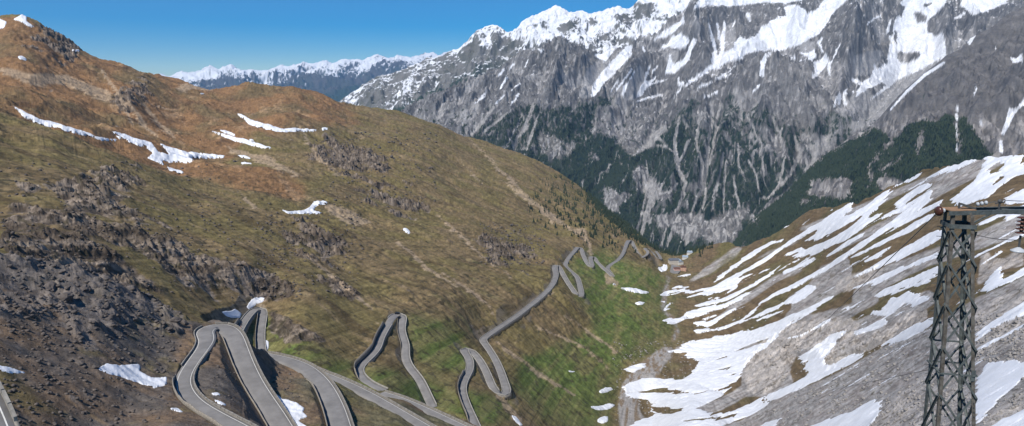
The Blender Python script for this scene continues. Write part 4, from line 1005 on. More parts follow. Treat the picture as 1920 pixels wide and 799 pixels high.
fcol = mix(bc(.011, .020, .016), bc(.024, .036, .021), sst(-.3, .4, k3 + sst(1660, 1500, b.px) * .5)); cE = mix(cE, fcol, sst(.45, .6, fo * .85 + .5 * k3 + .55 * st + .3 * k2 * (fo < .9)))
m_snE = mask('''1893,107 1905,110 1916,100 1918,115 1900,118
1905,203 1925,180 1960,160 1960,185 1915,200 1902,215 1893,235 1882,252 1877,250 1885,228 1892,204
1873,264 1879,262 1882,287 1874,285
1920,8 1890,24 1862,43 1835,58 1818,86 1812,76 1795,85 1800,62 1825,55 1850,38 1880,28 1905,10''', '''1794,200,3 1796,208,4
1793,215,6 1795,225,5
1793,232,3 1794,255,3
1793,272,4 1794,282,3
1828,160,2 1832,168,3
1838,228,3 1842,236,3
1865,88,2 1868,94,2
1825,175,2 1830,172,2
1770,118,5 1735,140,6 1700,172,5 1670,205,3''', s=.9)
q = samp(m_snE, b.px, b.py); q = q + .25 * k3 * (q > .05)
cE = mix(cE * (1 + .25 * k3 + .2 * k2 + .20 * band * (1 - fo))[..., None], bc(.70, .72, .76), sst(.42, .58, q))
o = link('banded_ridge', b.mesh('banded_ridge', np.clip(cE, .01, 1)), mat_massif); tag(o, kind='structure')

# ---- far range
b = Fb; b.reproj(); dep = b.py - np.interp(b.px, pts(F_SIL)[:, 0], pts(F_SIL)[:, 1]); dk = .30 + .70 * sst(0, 14, dep)
w_ = fbm(b.x / 2500, b.y / 2500, 3, 701)
b.z = b.z + (380 * (ridged(b.x / 1900 + w_, b.y / 3000, 4, 703, .55) - .5) + 230 * (ridged(b.x / 420, b.y / 600, 5, 705, .65) - .45)) * dk
b.reproj(); ny = b.slope()[..., 2]; bc = lambda *c: np.broadcast_to(C3(*c), b.shape + (3,)); k2 = fbm(b.x / 700, b.y / 900, 4, 709); k3 = fbm(b.x / 130, b.y / 180, 4, 711, .65)
cF = mix(bc(.075, .068, .065), bc(.05, .055, .045), sst(-.2, .3, k2)); cF = mix(cF, bc(.028, .045, .03), sst(45, 70, dep + 20 * k2))
low = np.interp(b.px, [280, 340, 420, 480, 540, 600, 640, 700, 830], [20, 26, 30, 22, 20, 26, 14, 14, 16])
q = .36 + (low * .62 - dep) / 26 + 1.1 * k2 + 1.2 * k3 + 1.6 * (ny - .6)
cF = mix(cF, bc(.70, .72, .76), sst(.42, .58, q))
mat_far = ground_mat('distant rock', (.01, .004), .12, .4, 20.0)
o = link('far_mountains', b.mesh('far_mountains', np.clip(cF, .01, 1)), mat_far); tag(o, kind='structure')

# ---------------------------------------------------------------- air
hz = MB().box((3000, 17000, 700), (60000, 40000, 9000)).build('haze', None); hz.location = (0, 0, 0)
hm = bpy.data.materials.new('air'); hm.use_nodes = True; t = hm.node_tree; t.nodes.clear(); o_ = t.nodes.new('ShaderNodeOutputMaterial'); v = t.nodes.new('ShaderNodeVolumePrincipled')
v.inputs['Color'].default_value = (.28, .58, 1.0, 1); v.inputs['Density'].default_value = 2.0e-5; v.inputs['Anisotropy'].default_value = 0.0; t.links.new(v.outputs[0], o_.inputs['Volume']); hz.data.materials.append(hm); tag(hz, 'thin blue air fading the far ranges', 'haze', kind='stuff')
# ================================================================ roads
mat_asph = simple_mat('asphalt', (.19, .182, .174), .85, var=.22, scale=.16, bump=.1, det=9)
mat_line = simple_mat('edge paint', (.60, .59, .55), .7, var=.12, scale=2.0)
mat_wall = simple_mat('parapet stone', (.23, .215, .19), .9, var=.35, scale=.9, bump=.5)
mat_wallP = simple_mat('pale parapet stone', (.34, .325, .295), .9, var=.25, scale=.5)
mat_wallN = simple_mat('retaining masonry', (.22, .20, .17), .95, var=.4, scale=1.6, bump=.8)
def frames(W):
    T = np.gradient(W[:, :2], axis=0); T /= np.linalg.norm(T, axis=1, keepdims=True) + 1e-9
    return T, np.stack([T[:, 1], -T[:, 0]], 1)            # tangent, right-hand normal
def ribbon(W, o0, o1, dz, name, mat, parent=None):
    T, Nr = frames(W); V = []
    for o in (o0, o1): V.append(np.c_[W[:, :2] + Nr * np.reshape(o, (-1, 1)), W[:, 2] + dz])
    V = np.concatenate(V); n = len(W); i = np.arange(n - 1); Q = np.stack([i, i + n, i + n + 1, i + 1], 1)
    o = link(name, mesh_np(name, V, Q, False), mat, parent); return o
def road(k):
    W = RP[k]; h = W[:, 3] / 2; n = len(W)
    T, Nr = frames(W); V = []
    prof = [(-1.0, -.6, -.35), (-1.0, -.45, 0.0), (-.5, 0, .03), (0, 0, .06), (.5, 0, .03), (1.0, .45, 0.0), (1.0, .6, -.35)]
    for s_, off, z in prof: V.append(np.c_[W[:, :2] + Nr * (s_ * h + off)[:, None], W[:, 2] + z])
    V = np.concatenate(V); Q = []
    for j in range(len(prof) - 1):
        i = np.arange(n - 1) + j * n; Q.append(np.stack([i, i + n, i + n + 1, i + 1], 1))
    o = link('mountain_road', mesh_np('mountain_road', V, np.concatenate(Q), True), mat_asph); tag(o, kind='structure')
    n3_ = int(n * .60)
    for s_, a_, c_ in {'S0': [(-1, 0, n)], 'A1': [(-1, 0, n), (1, 0, n3_)], 'S2': [(1, 0, n)], 'S3': [(-1, 0, n)], 'S4': [(-1, 0, n)]}.get(k, []):
        ribbon(W[a_:c_], s_ * (h[a_:c_] - .25), s_ * (h[a_:c_] - .42), .038, 'edge_line', mat_line, o)
    return o
for k in RP: road(k)
def resample(W, step):
    s = np.r_[0, np.cumsum(np.linalg.norm(np.diff(W[:, :3], axis=0), axis=1))]; q = np.arange(0, s[-1], step)
    return np.stack([np.interp(q, s, W[:, i]) for i in range(W.shape[1])], 1)
def parapet(k, side, a, c, lab, depth=4.5, ht=.75, th=.42, block=2.6, gap=.16):
    """low stone wall of separate blocks on a masonry retaining wall"""
    W = RP[k]; n = len(W); W = W[int(a * n):max(int(c * n), int(a * n) + 4)]
    W = resample(W, 1.3); T, Nr = frames(W); off = side * (W[:, 3] / 2 + .42)
    A = W[:, :2] + Nr * off[:, None]; Bp = W[:, :2] + Nr * (off + side * th)[:, None]; z = W[:, 2]; m = len(W)
    # wall body below the road edge: inner and outer face with a battered foot
    Fp = W[:, :2] + Nr * (off + side * (th + depth * .12))[:, None]
    V = np.concatenate([np.c_[A, z - .3], np.c_[A, z + .12], np.c_[Bp, z + .12], np.c_[Fp, z - depth], np.c_[A, z - depth]])
    i = np.arange(m - 1); Q = np.concatenate([np.stack([i + j * m, i + (j + 1) % 5 * m, i + (j + 1) % 5 * m + 1, i + j * m + 1], 1) for j in range(5)])
    root = link('road_wall', mesh_np('road_wall', V, Q, False), mat_wallN); tag(root, lab, 'road wall', 'stone walls along the hairpin road')
    mb = MB(); i = 0; acc = 0
    per = max(2, int(round(block / 1.3)))
    for s in range(0, m - per, per):
        p, q = s, s + per; sh = gap / block
        def P(arr, t, zz): v = arr[p] * (1 - t) + arr[q] * t; zc = z[p] * (1 - t) + z[q] * t; return (v[0], v[1], zc + zz)
        t0, t1 = sh / 2, 1 - sh / 2; hh = ht * random.uniform(.93, 1.05); A2, B2 = A * 0.94 + Bp * .06, A * .06 + Bp * .94
        V = [P(A2, t0, .12), P(A2, t1, .12), P(B2, t1, .12), P(B2, t0, .12), P(A2, t0, hh), P(A2, t1, hh), P(B2, t1, hh), P(B2, t0, hh)]
        mb.add(V, [(3, 2, 1, 0), (4, 5, 6, 7), (0, 1, 5, 4), (1, 2, 6, 5), (2, 3, 7, 6), (3, 0, 4, 7)])
    mb.build('parapet', mat_wall if ROADS[k][0] == 'N' else mat_wallP, root)
# driving downhill the outer side changes at every hairpin (side +1 = right-hand of the traced order)
parapet('S0', -1, 0, 1, 'low stone wall along the road cut off by the left edge', 13, .8, .45)
parapet('A1', 1, .0, .43, 'stone wall along the left leg and inner bend of the nearest hairpin', 4.5)
parapet('A1', -1, .36, .60, 'curved stone wall around the head of the nearest hairpin', 3.0, .8)
parapet('A1', -1, .602, 1.0, 'long stone wall along the right leg of the nearest hairpin, snow below it', 4.5, .8)
parapet('S2', 1, 0, 1, 'curving stone wall of the broad road section running off the bottom edge', 4.0, .8)
parapet('S3', -1, 0, 1, 'straight stone wall of the upper road crossing to the lower right', 3.5, .75)
parapet('S4', -1, 0, 1, 'stone wall of the pale lower road at the bottom centre', 2.5, .7)
parapet('A3', 1, 0, .5, 'wall inside the small hairpin behind the nearest one', 4.0, .7)
parapet('A3', -1, .3, 1, 'outer wall of the small hairpin behind the nearest one', 4.5, .7)
parapet('A2', 1, 0, .455, 'inner wall on the left leg of the tall hairpin with the black car', 3.5, .7, .5)
parapet('A2', -1, .502, 1, 'outer wall on the right leg of the tall hairpin with the black car', 4.0, .7, .5)
parapet('A4', 1, 0, 1, 'valley side wall of the long chain of far hairpins', 3.0, .75, .45, 5.2, .2)
parapet('A4', -1, 0, 1, 'hill side wall of the long chain of far hairpins', 2.0, .6, .4, 5.2, .2)
parapet('A9', 1, 0, 1, 'wall of the farthest small hairpin above the hotel', 2.0, .8, .45, 5.2, .2)

def cutwall(k, side, a, c, ht, lab):
    """masonry face on the hill side of the bench"""
    W = RP[k]; n = len(W); W = resample(W[int(a * n):int(c * n)], 1.6); T, Nr = frames(W); off = side * (W[:, 3] / 2 + .55); m = len(W)
    hh = ht * np.clip(np.minimum(np.arange(m), np.arange(m)[::-1]) / 6.0, .15, 1) * (1 + .18 * pn(W[:, 0] / 5, W[:, 1] / 5, 77)); A = W[:, :2] + Nr * off[:, None]; B2 = A + Nr * (side * .10); C2 = A + Nr * (side * .34); z = W[:, 2]
    V = np.concatenate([np.c_[A, z - .4], np.c_[B2, z + hh], np.c_[C2, z + hh * .97], np.c_[C2, z - .6]]); i = np.arange(m - 1)
    Q = np.concatenate([np.stack([i + j * m, i + (j + 1) % 4 * m, i + (j + 1) % 4 * m + 1, i + j * m + 1], 1) for j in range(4)])
    tag(link('cut_wall', mesh_np('cut_wall', V, Q, False), mat_wallN), lab, 'retaining wall', 'walls holding the hillside above the road')
cutwall('A1', -1, .02, .33, 2.0, 'dark hill side wall left of the left leg of the nearest hairpin')
cutwall('A1', 1, .64, 1.0, 1.5, 'dark hill side wall left of the right leg of the nearest hairpin')
cutwall('S2', -1, .0, .62, 1.8, 'dark hill side wall left of the broad road running off the bottom edge')
cutwall('A3', -1, .0, .36, 4.0, 'dark wall left of the small hairpin behind the nearest one')
cutwall('A3', 1, .55, 1.0, 2.0, 'dark wall between the legs of the small hairpin')
cutwall('A2', -1, .08, .46, 4.2, 'dark wall left of the left leg of the tall hairpin with the black car')
cutwall('A2', 1, .52, .78, 1.8, 'dark wall between the legs of the tall hairpin')
cutwall('A4', -1, .012, .055, 3.6, 'dark wall left of the first leg of the far hairpin chain')

# ================================================================ steel pylon with cross arm
mat_steel = simple_mat('galvanised steel', (.105, .118, .114), .6, .2, .4, 6.0)
mat_rust = simple_mat('weathered steel', (.10, .078, .058), .75, .1, .45, 5.0, c2=(.17, .16, .14))
mat_plank = simple_mat('deck boards', (.28, .17, .10), .9, 0, .3, 4.0)
mat_brown = simple_mat('brown glazed porcelain', (.075, .027, .016), .3, 0, .2, 8.0, spec=.5)
mat_gin = simple_mat('grey glazed porcelain', (.42, .44, .46), .3, 0, .1, 8.0)
mat_wire = simple_mat('wire rope', (.10, .10, .10), .6, .4, .1, 3.0)
psi = R(-12.2); Wd = Vector((math.cos(psi), math.sin(psi), 0)); Dd = Vector((-math.sin(psi), math.cos(psi), 0))
f5 = Vector([float(v) for v in world(1802.5, 500, 30.0)]); Z5 = f5.z; C5 = f5 + Dd * .445
pyl = empty('steel_pylon', (C5.x, C5.y, float(world(1790, 1045, 30.2)[2]) - .4)); tag(pyl, 'tall steel lattice pylon with a cross arm standing on the right hand scree', 'pylon')
O = Vector(pyl.location)
def pc(i, j, z):
    """corner of the tapering tower: i left/right, j front/back"""
    w_ = .89 + (Z5 - z) * .070; c = C5 + Wd * (Z5 - z) * .066; return Vector((c.x, c.y, z)) + Wd * (i * w_ / 2) + Dd * (j * w_ / 2) - O
zpy = lambda py_: float(world(1790, py_, 30.2)[2])
ZT = zpy(400); ZL = [zpy(v) for v in (431, 495, 571, 651, 739, 833, 935, 1045)]; ZB = ZL[-1] - .3; ZS = zpy(752)
for i in (-1, 1):
    for j in (-1, 1):
        a, c = pc(i, j, ZT), pc(i, j, ZS); MB().angle(a, c, .122, .014, -Wd * i, -Dd * j).build('leg', mat_rust if j < 0 else mat_steel, pyl)
        MB().angle(pc(i, j, ZS + .2) + (Wd * i + Dd * j) * .012, pc(i, j, ZB) + (Wd * i + Dd * j) * .012, .13, .014, -Wd * i, -Dd * j).build('leg', mat_rust if j < 0 else mat_steel, pyl)
        for q in (0, .18, .36, .54): MB().box(pc(i, j, ZS + .1 - q) + Vector(Dd) * j * .03 - Wd * i * .06, (.035, .03, .035)).build('bolt', mat_wire, pyl)
faces = [((-1, -1), (1, -1), -Dd), ((-1, 1), (1, 1), Dd), ((-1, -1), (-1, 1), -Wd), ((1, -1), (1, 1), Wd)]
for fi, (p, q, nrm) in enumerate(faces):
    for k in range(len(ZL) - 1):
        z0, z1 = ZL[k], ZL[k + 1]
        for sgn, off in ((0, .022), (1, -.022)):
            a, c = (p, q) if sgn == 0 else (q, p); A, B2 = pc(*a, z0), pc(*c, z1); s_ = nrm * off; dirn = (B2 - A).normalized(); n2 = dirn.cross(nrm)
            MB().angle(A + s_, B2 + s_, .078, .012, n2 * (1 if sgn else -1), nrm * (1 if off > 0 else -1)).build('brace', mat_steel, pyl)
for fi, (p, q, nrm) in enumerate(faces):
    for z in (zpy(422), zpy(697)):
        A, B2 = pc(*p, z) + nrm * .04, pc(*q, z) + nrm * .04; e_ = (B2 - A).normalized() * .07
        MB().bar(A - e_, B2 + e_, .012 if z > -6 else .05, .16 if z > -6 else .06).build('crosspiece', mat_steel, pyl)
MB().bar(pc(-1, 1, zpy(655)) + Dd * .05, pc(1, 1, zpy(655)) + Dd * .05, .05, .06).build('crosspiece', mat_steel, pyl)
for sgn in (-1, 1):
    MB().box(pc(1, -1, zpy(697)) + Dd * -.03 - Wd * .07 + Vector((0, 0, sgn * .12)), (.16, .014, .2)).build('gusset_plate', mat_steel, pyl)
# ladder pins up the back left leg
for k in range(30): z = ZL[0] - k * .38; a = pc(-1, 1, z); MB().bar(a, a - Wd * .17, .018).build('step_pin', mat_steel, pyl)
zg = M.at_xy(C5.x, C5.y); print('pylon base', ZB, 'ground', zg)
mat_conc = simple_mat('footing concrete', (.27, .26, .245), .9, 0, .2, 2.0)
for i in (-1, 1):
    for j in (-1, 1):
        c_ = pc(i, j, ZB); lo_ = min(zg, ZB) - 2.5 - O.z; MB().box((c_.x, c_.y, (c_.z + .25 + lo_) / 2), (.6, .6, c_.z + .25 - lo_)).build('footing', mat_conc, pyl)
ph = R(3); Ad = Vector((math.cos(ph), math.sin(ph), .012)).normalized(); Bd = Vector((-math.sin(ph), math.cos(ph), 0))
top = pc(0, 0, ZT) + Vector((0, 0, .06))
for s_, nm in ((-1, 'cross_arm'), (1, 'cross_arm')):
    g = MB(); a = top - Ad * .62 + Bd * s_ * .34; c = top + Ad * 6.2 + Bd * s_ * .34
    g.bar(a, c, .012, .15); g.bar(a + Vector((0, 0, .075)) - Bd * s_ * .04, c + Vector((0, 0, .075)) - Bd * s_ * .04, .09, .012); g.bar(a - Vector((0, 0, .075)) - Bd * s_ * .04, c - Vector((0, 0, .075)) - Bd * s_ * .04, .09, .012)
    g.build(nm, mat_steel, pyl)
g = MB()
for k in range(5): g.bar(top - Ad * .55 + Bd * (-.28 + k * .14) + Vector((0, 0, .095)), top + Ad * .42 + Bd * (-.28 + k * .14) + Vector((0, 0, .095)), .125, .03)
g.build('deck', mat_plank, pyl)
for k in range(3): g = MB(); x0 = 1.0 + k * 1.5; g.bar(top + Ad * x0 - Bd * .3, top + Ad * (x0 + .9) + Bd * .3, .05, .05); g.bar(top + Ad * (x0 + .9) + Bd * .3, top + Ad * (x0 + 1.5) - Bd * .3, .05, .05); g.build('arm_bracing', mat_steel, pyl)
# strut from the arm to the right legs
MB().bar(pc(1, -1, zpy(425)), top + Ad * .2 - Bd * .34, .06).build('strut', mat_rust, pyl); MB().bar(pc(1, 1, zpy(430)), top + Ad * 1.9 + Bd * .34, .06).build('strut', mat_steel, pyl)
mb = MB(); Mr = Vector((1, 0, 0)).rotation_difference(Ad).to_matrix()
mb.lathe([(.05, -.10), (.15, -.09), (.185, -.04), (.185, .03), (.13, .08), (.05, .10)], top - Ad * .78 + Vector((0, 0, .03)), 'X', 20, Mr); mb.build('end_insulator', mat_brown, pyl, True)
mb = MB(); mb.lathe([(.03, -.02), (.085, -.02), (.085, .02), (.03, .03)], top - Ad * .66 + Vector((0, 0, .06)) - Bd * .08, 'X', 16, Mr); mb.build('insulator_cap', mat_gin, pyl, True)
g = MB()
for o_ in (-.07, .05): g.bar(top + Ad * .0 + Bd * o_ + Vector((0, 0, .30)), top + Ad * .50 + Bd * (o_ - .1) + Vector((0, 0, .12)), .09, .07)
g.bar(top - Ad * .02 + Vector((0, 0, .10)), top - Ad * .02 + Vector((0, 0, .30)), .06); g.bar(top + Ad * .46 - Bd * .1 + Vector((0, 0, -.02)), top + Ad * .46 - Bd * .1 + Vector((0, 0, .16)), .12)
g.build('cable_saddle', mat_wire, pyl)
for k in range(3):
    mb = MB(); mb.lathe([(.02, -.05), (.075, -.03), (.08, .01), (.03, .04)], top + Ad * (.78 + k * .16) + Vector((0, 0, .24 + k * .025)) + Bd * .1, 'X', 14, Mr); mb.build('insulator_disc', mat_gin, pyl, True)
MB().bar(top + Ad * .62 + Vector((0, 0, .21)) + Bd * .1, top + Ad * 1.5 + Vector((0, 0, .33)) + Bd * .1, .022).build('tension_rod', mat_steel, pyl)
g = MB(); pp = top + Ad * 1.55; g.bar(pp + Vector((0, 0, -.1)), pp + Vector((0, 0, .36)), .05); g.bar(pp - Ad * .18 + Vector((0, 0, .28)), pp + Ad * .18 + Vector((0, 0, .32)), .04); g.lathe([(.05, .30), (.08, .33), (.08, .38), (.03, .42)], pp, 'Z', 12); g.build('arm_post', mat_wire, pyl)
hp = Vector([float(v) for v in world(1916, 424, 29.6)]) - O
MB().tube([top + Ad * 1.62 + Vector((0, 0, -.1)), hp + Vector((0, 0, .42))], .014).build('hanger_link', mat_steel, pyl)
mb = MB(); pr = []
for k in range(5): z = .34 - k * .135; pr += [(.05, z), (.175, z - .03), (.18, z - .05), (.06, z - .07)]
mb.lathe(pr, hp, 'Z', 18); mb.build('insulator_string', mat_brown, pyl, True)
MB().bar(hp + Vector((0, 0, -.34)), hp + Vector((0, 0, -.8)), .05).build('string_end_fitting', mat_wire, pyl)
mb = MB(); mb.lathe([(.03, .12), (.10, .08), (.24, 0), (.25, -.03), (.20, -.05)], hp + Vector((0, 0, -.88)), 'Z', 18); mb.build('cowl', mat_gin, pyl, True)
def wire(name, a, c, sag, lab, rad=.014, n=24):
    a, c = Vector(a), Vector(c); P = [a.lerp(c, t) - Vector((0, 0, sag * 4 * t * (1 - t))) for t in [i / n for i in range(n + 1)]]
    o = MB().tube(P, rad, 5).build(name, mat_wire, None, True); tag(o, lab, 'cable'); return o
wire('steel_cable', O + top - Ad * .8, M.at(1475, 655) + Vector((0, 0, 3)), 4, 'thin cable from the left end of the cross arm down to the valley', .022)
wire('steel_cable', O + top + Ad * 1.55 + Vector((0, 0, .42)), world(2050, 330, 60), .6, 'thin cable from the post on the cross arm out of the right edge', .014)
wire('steel_cable', O + pc(1, 0, zpy(437)), O + hp + Vector((0, 0, -.5)), .08, 'slack cable between the pylon head and the hanging brown insulators', .014)
wire('steel_cable', O + pc(-1, 0, zpy(700)), M.at(1480, 742) + Vector((0, 0, 1.0)), 1.0, 'faint low cable over the grey scree left of the pylon', .012)

# ================================================================ hotel by the valley road
mat_cream = simple_mat('cream plaster', (.56, .52, .45), .9, 0, .08, .3); mat_pink = simple_mat('pink plaster', (.58, .36, .30), .9, 0, .08, .3); mat_org = simple_mat('apricot plaster', (.60, .38, .27), .9, 0, .08, .3)
mat_slate = simple_mat('slate roof', (.10, .11, .13), .7, 0, .2, .5); mat_tin = simple_mat('pale metal roof', (.30, .36, .42), .5, .2, .12, .4); mat_rb = simple_mat('brown roof', (.12, .06, .04), .8, 0, .2, .5); mat_win = simple_mat('window glass', (.03, .04, .05), .2, 0, .1, 1.0, spec=.6)
mat_white = simple_mat('white plaster', (.62, .62, .60), .9, 0, .06, .3)
def house(lab, cx, by, r, wd, dp, h, rh, wall, roof, rz, rows, cols, ridge='X', name='hotel_building'):
    p_ = M.at(cx, by); k_ = 1 + (r - 1790) / 1790.0; x, y, z = p_.x * k_, p_.y * k_, M.at_xy(p_.x * k_, p_.y * k_) ; root = empty(name, (x, y, z), rz); tag(root, lab, 'building', 'buildings of the valley hotel')
    MB().box((0, dp / 2, h / 2 - 4), (wd, dp, h + 8)).build('wall', wall, root)
    o_ = .6; X, Y0, Y1 = wd / 2 + o_, -o_, dp + o_
    if ridge == 'X': V = [(-X, Y0, h), (X, Y0, h), (X, Y1, h), (-X, Y1, h), (-X * .8, dp / 2, h + rh), (X * .8, dp / 2, h + rh)]; Fc = [(3, 2, 1, 0), (0, 1, 5, 4), (2, 3, 4, 5), (0, 4, 3), (1, 2, 5)]
    else: V = [(-X, Y0, h), (X, Y0, h), (X, Y1, h), (-X, Y1, h), (0, Y0, h + rh), (0, Y1, h + rh)]; Fc = [(3, 2, 1, 0), (0, 4, 5, 3), (1, 2, 5, 4), (0, 1, 4), (2, 3, 5)]
    V = [(a, b_, c + .005) for a, b_, c in V]; rf = MB().add(V, Fc).build('roof', roof, root)
    MB().box((wd * .2, dp * .5, h + rh), (.9, .9, 1.6)).build('chimney', wall, rf)
    for i in range(rows):
        for j in range(cols):
            MB().box((-wd / 2 + wd * (j + .5) / cols, -.04, h * (i + .55) / rows), (1.1, .12, 1.5)).build('window', mat_win, root)
    return root
house('long cream hotel building with a dark slate roof, leftmost of the group', 1264.5, 498.5, 1800, 26, 14, 12.5, 4.5, mat_cream, mat_slate, R(4), 3, 8)
house('hotel wing under a broad pale blue metal roof, between the cream and apricot buildings', 1276.5, 498.5, 1795, 13, 16, 8, 5, mat_white, mat_tin, R(8), 2, 4, 'Y')
house('low back wing with a pale blue metal roof, behind the apricot building', 1284.5, 493, 1830, 15, 12, 6, 3.5, mat_white, mat_tin, R(-15), 1, 4)
house('farthest wing with a grey blue roof, rightmost and highest of the group', 1293.5, 489.5, 1860, 16, 12, 5, 3.5, mat_white, mat_tin, R(-20), 1, 4)
house('small pink house with a dark brown roof, front left of the group', 1270, 507, 1752, 14, 10, 7.5, 3, mat_pink, mat_rb, R(5), 2, 4, name='pink_house')
house('apricot coloured house standing front right of the group', 1281.5, 504, 1758, 14, 10, 9.5, 3, mat_org, mat_rb, R(-8), 3, 4, 'Y', name='apricot_house')
P4 = [M.at(a, c) for a, c, r_ in ((1255.5, 512, 1690), (1270, 513.5, 1685), (1283, 504.5, 1745), (1258, 500, 1770))]
zc = sum(p.z for p in P4) / 4 + .5; g = MB(); V = [Vector((p.x, p.y, zc)) for p in P4] + [Vector((p.x, p.y, zc - 9)) for p in P4]
g.add(V, [(0, 1, 2, 3), (7, 6, 5, 4), (0, 4, 5, 1), (1, 5, 6, 2), (2, 6, 7, 3), (3, 7, 4, 0)]); tag(g.build('car_park', mat_asph), kind='structure')

# ================================================================ trees
mat_fir = simple_mat('conifer needles', (.022, .034, .017), .9, 0, .4, .25)
mat_trunk = simple_mat('bark', (.07, .05, .035), .95, 0, .2, 2.0)
def fir_mesh(seed, n=7, tiers=5):
    rs = random.Random(seed); m = MB()
    for t in range(tiers):
        z0 = .10 + .17 * t; z1 = z0 + .30 - .02 * t; rad = .24 * (1 - t / (tiers + .6)) * rs.uniform(.85, 1.15); a0 = rs.random() * 6
        V = [(rad * rs.uniform(.6, 1.15) * math.cos(a0 + 2 * math.pi * k / n), rad * rs.uniform(.6, 1.15) * math.sin(a0 + 2 * math.pi * k / n), z0 + rs.uniform(-.03, .03)) for k in range(n)] + [(0, 0, min(1, z1))]
        m.add(V, [(k, (k + 1) % n, n) for k in range(n)])
    return m
fir_me = []
for s_ in range(4):
    o = fir_mesh(s_).build('conifer_tree', mat_fir); fir_me.append(o.data); bpy.data.objects.remove(o)
trk = MB().lathe([(.028, -.08), (.016, .3), (.004, .8)], (0, 0, 0), 'Z', 6).build('trunk', mat_trunk); trk_me = trk.data; bpy.data.objects.remove(trk)
m_tree = mask('''1095,358 1120,374 1160,411 1200,443 1240,470 1275,481 1302,478 1330,472 1300,490 1262,490 1225,466 1190,452 1170,438 1145,418 1115,392''', s=5) 
m_tree2 = mask('1040,330 1100,352 1150,400 1215,455 1190,470 1130,450 1060,430 1000,400 990,360 1030,350', s=12)
cand = []
tries = 0
while len(cand) < 1500 and tries < 60000:
    tries += 1; px_ = random.uniform(985, 1330); py_ = random.uniform(325, 492)
    d1 = float(samp(m_tree, np.array(px_), np.array(py_))); d2 = float(samp(m_tree2, np.array(px_), np.array(py_)))
    n_ = float(pn(np.array(px_ / 13.0), np.array(py_ / 9.0), 5))
    if random.random() < max(d1 * 1.0 - .25, .05 * d2 * max(0, n_ * 3 + .55) * (1 + (px_ - 1000) / 120)):
        p = M.at(px_, py_)
        if 900 < p.length < 2700 and not (1240 < px_ < 1310 and 474 < py_ < 515) and not any((p.x - c[0]) ** 2 + (p.y - c[1]) ** 2 < 9 for c in ()): cand.append((p.x, p.y, p.z))
# the same wood goes on over the crest
for _ in range(900):
    px_ = random.uniform(1090, 1335); u_, t_ = ut(px_, np.interp(px_, pts(M_SIL)[:, 0], pts(M_SIL)[:, 1])); j = int(round(float(np.interp(u_, M.u, np.arange(len(M.u)))))); k = M.nf + random.randint(-6, 9)
    cand.append((M.x[k, j] + random.uniform(-4, 4), M.y[k, j] + random.uniform(-4, 4), M.z[k, j]))
xy = np.array([c[:2] for c in np.concatenate([np.c_[RP['A4']][:, :2], RP['A9'][:, :2]])]) 
cand = [c for c in cand if np.min(np.hypot(xy[:, 0] - c[0], xy[:, 1] - c[1])) > 9]
cand.sort(key=lambda c: math.hypot(c[0], c[1])); print('trees', len(cand))
def tree_h(c): return random.choice((5, 7, 8, 9, 10, 12)) * random.uniform(.85, 1.15)
for i, c in enumerate(cand[:300]):
    o = bpy.data.objects.new('conifer_tree', fir_me[i % 4]); col.objects.link(o); o.location = (c[0], c[1], c[2] - .2); h = tree_h(c); o.scale = (h * random.uniform(.9, 1.2), h * random.uniform(.9, 1.2), h); o.rotation_euler = (0, 0, random.random() * 6)
    tag(o, 'dark green conifer scattered on the green slope below the forested ridge', 'conifer', 'conifers dotted over the ridge above the far hairpins')
def fir_field(name, P, H, lab, seed, n=5, tiers=2, mat=None):
    rs = np.random.default_rng(seed); P = np.asarray(P, float); N = len(P); V = []; Q = []; base = 0
    for t in range(tiers):
        a0 = rs.random(N) * 6; rad = H * (.20 - .08 * t); ring = []
        for k in range(n):
            rr_ = rad * rs.uniform(.6, 1.2, N); a = a0 + 2 * np.pi * k / n; ring.append(np.c_[P[:, 0] + rr_ * np.cos(a), P[:, 1] + rr_ * np.sin(a), P[:, 2] + H * (.02 + .42 * t) + H * rs.uniform(-.04, .04, N)])
        tip = np.c_[P[:, 0], P[:, 1], P[:, 2] + H * (.72 + .28 * t) if tiers > 1 else P[:, 2] + H]
        A = np.stack(ring + [tip], 1); i0 = base + np.arange(N) * (n + 1)
        for k in range(n): Q.append(np.stack([i0 + k, i0 + (k + 1) % n, i0 + n], 1))
        V.append(A.reshape(-1, 3)); base += N * (n + 1)
    o = link(name, mesh_np(name, np.concatenate(V), np.concatenate(Q), False), mat or mat_fir); tag(o, lab, 'forest', kind='stuff'); return o
R_ = cand[300:]; fir_field('conifer_wood', R_, np.array([tree_h(c) * 1.1 for c in R_]), 'dense conifer wood along the crest above the far hairpins', 3, 6, 3)
def forest_on(b, m, thr, n, hmin, hmax, lab, seed):
    rs = np.random.default_rng(seed); w_ = np.where(m[:b.nf] > thr); area = (b.r[:b.nf][w_]) ** 2; k = rs.choice(len(w_[0]), n, p=area / area.sum()); i, j = w_[0][k], w_[1][k]
    P = np.c_[b.x[i, j] + rs.uniform(-5, 5, n), b.y[i, j] + rs.uniform(-5, 5, n), b.z[i, j] - 1.0]; fir_field('conifer_forest', P, rs.uniform(hmin, hmax, n), lab, seed, 4, 1)
forest_on(Eb, sst(.5, .7, samp(m_forE, Eb.px, Eb.py) + .3 * fbm(Eb.x / 50, Eb.y / 50, 3, 901)), .5, 26000, 8, 19, 'conifer forest on the wedge below the banded ridge', 5)
forest_on(Cb, forest * (Cb.py > 185), .5, 42000, 7, 17, 'conifer forest between the pale gullies of the massif', 6)

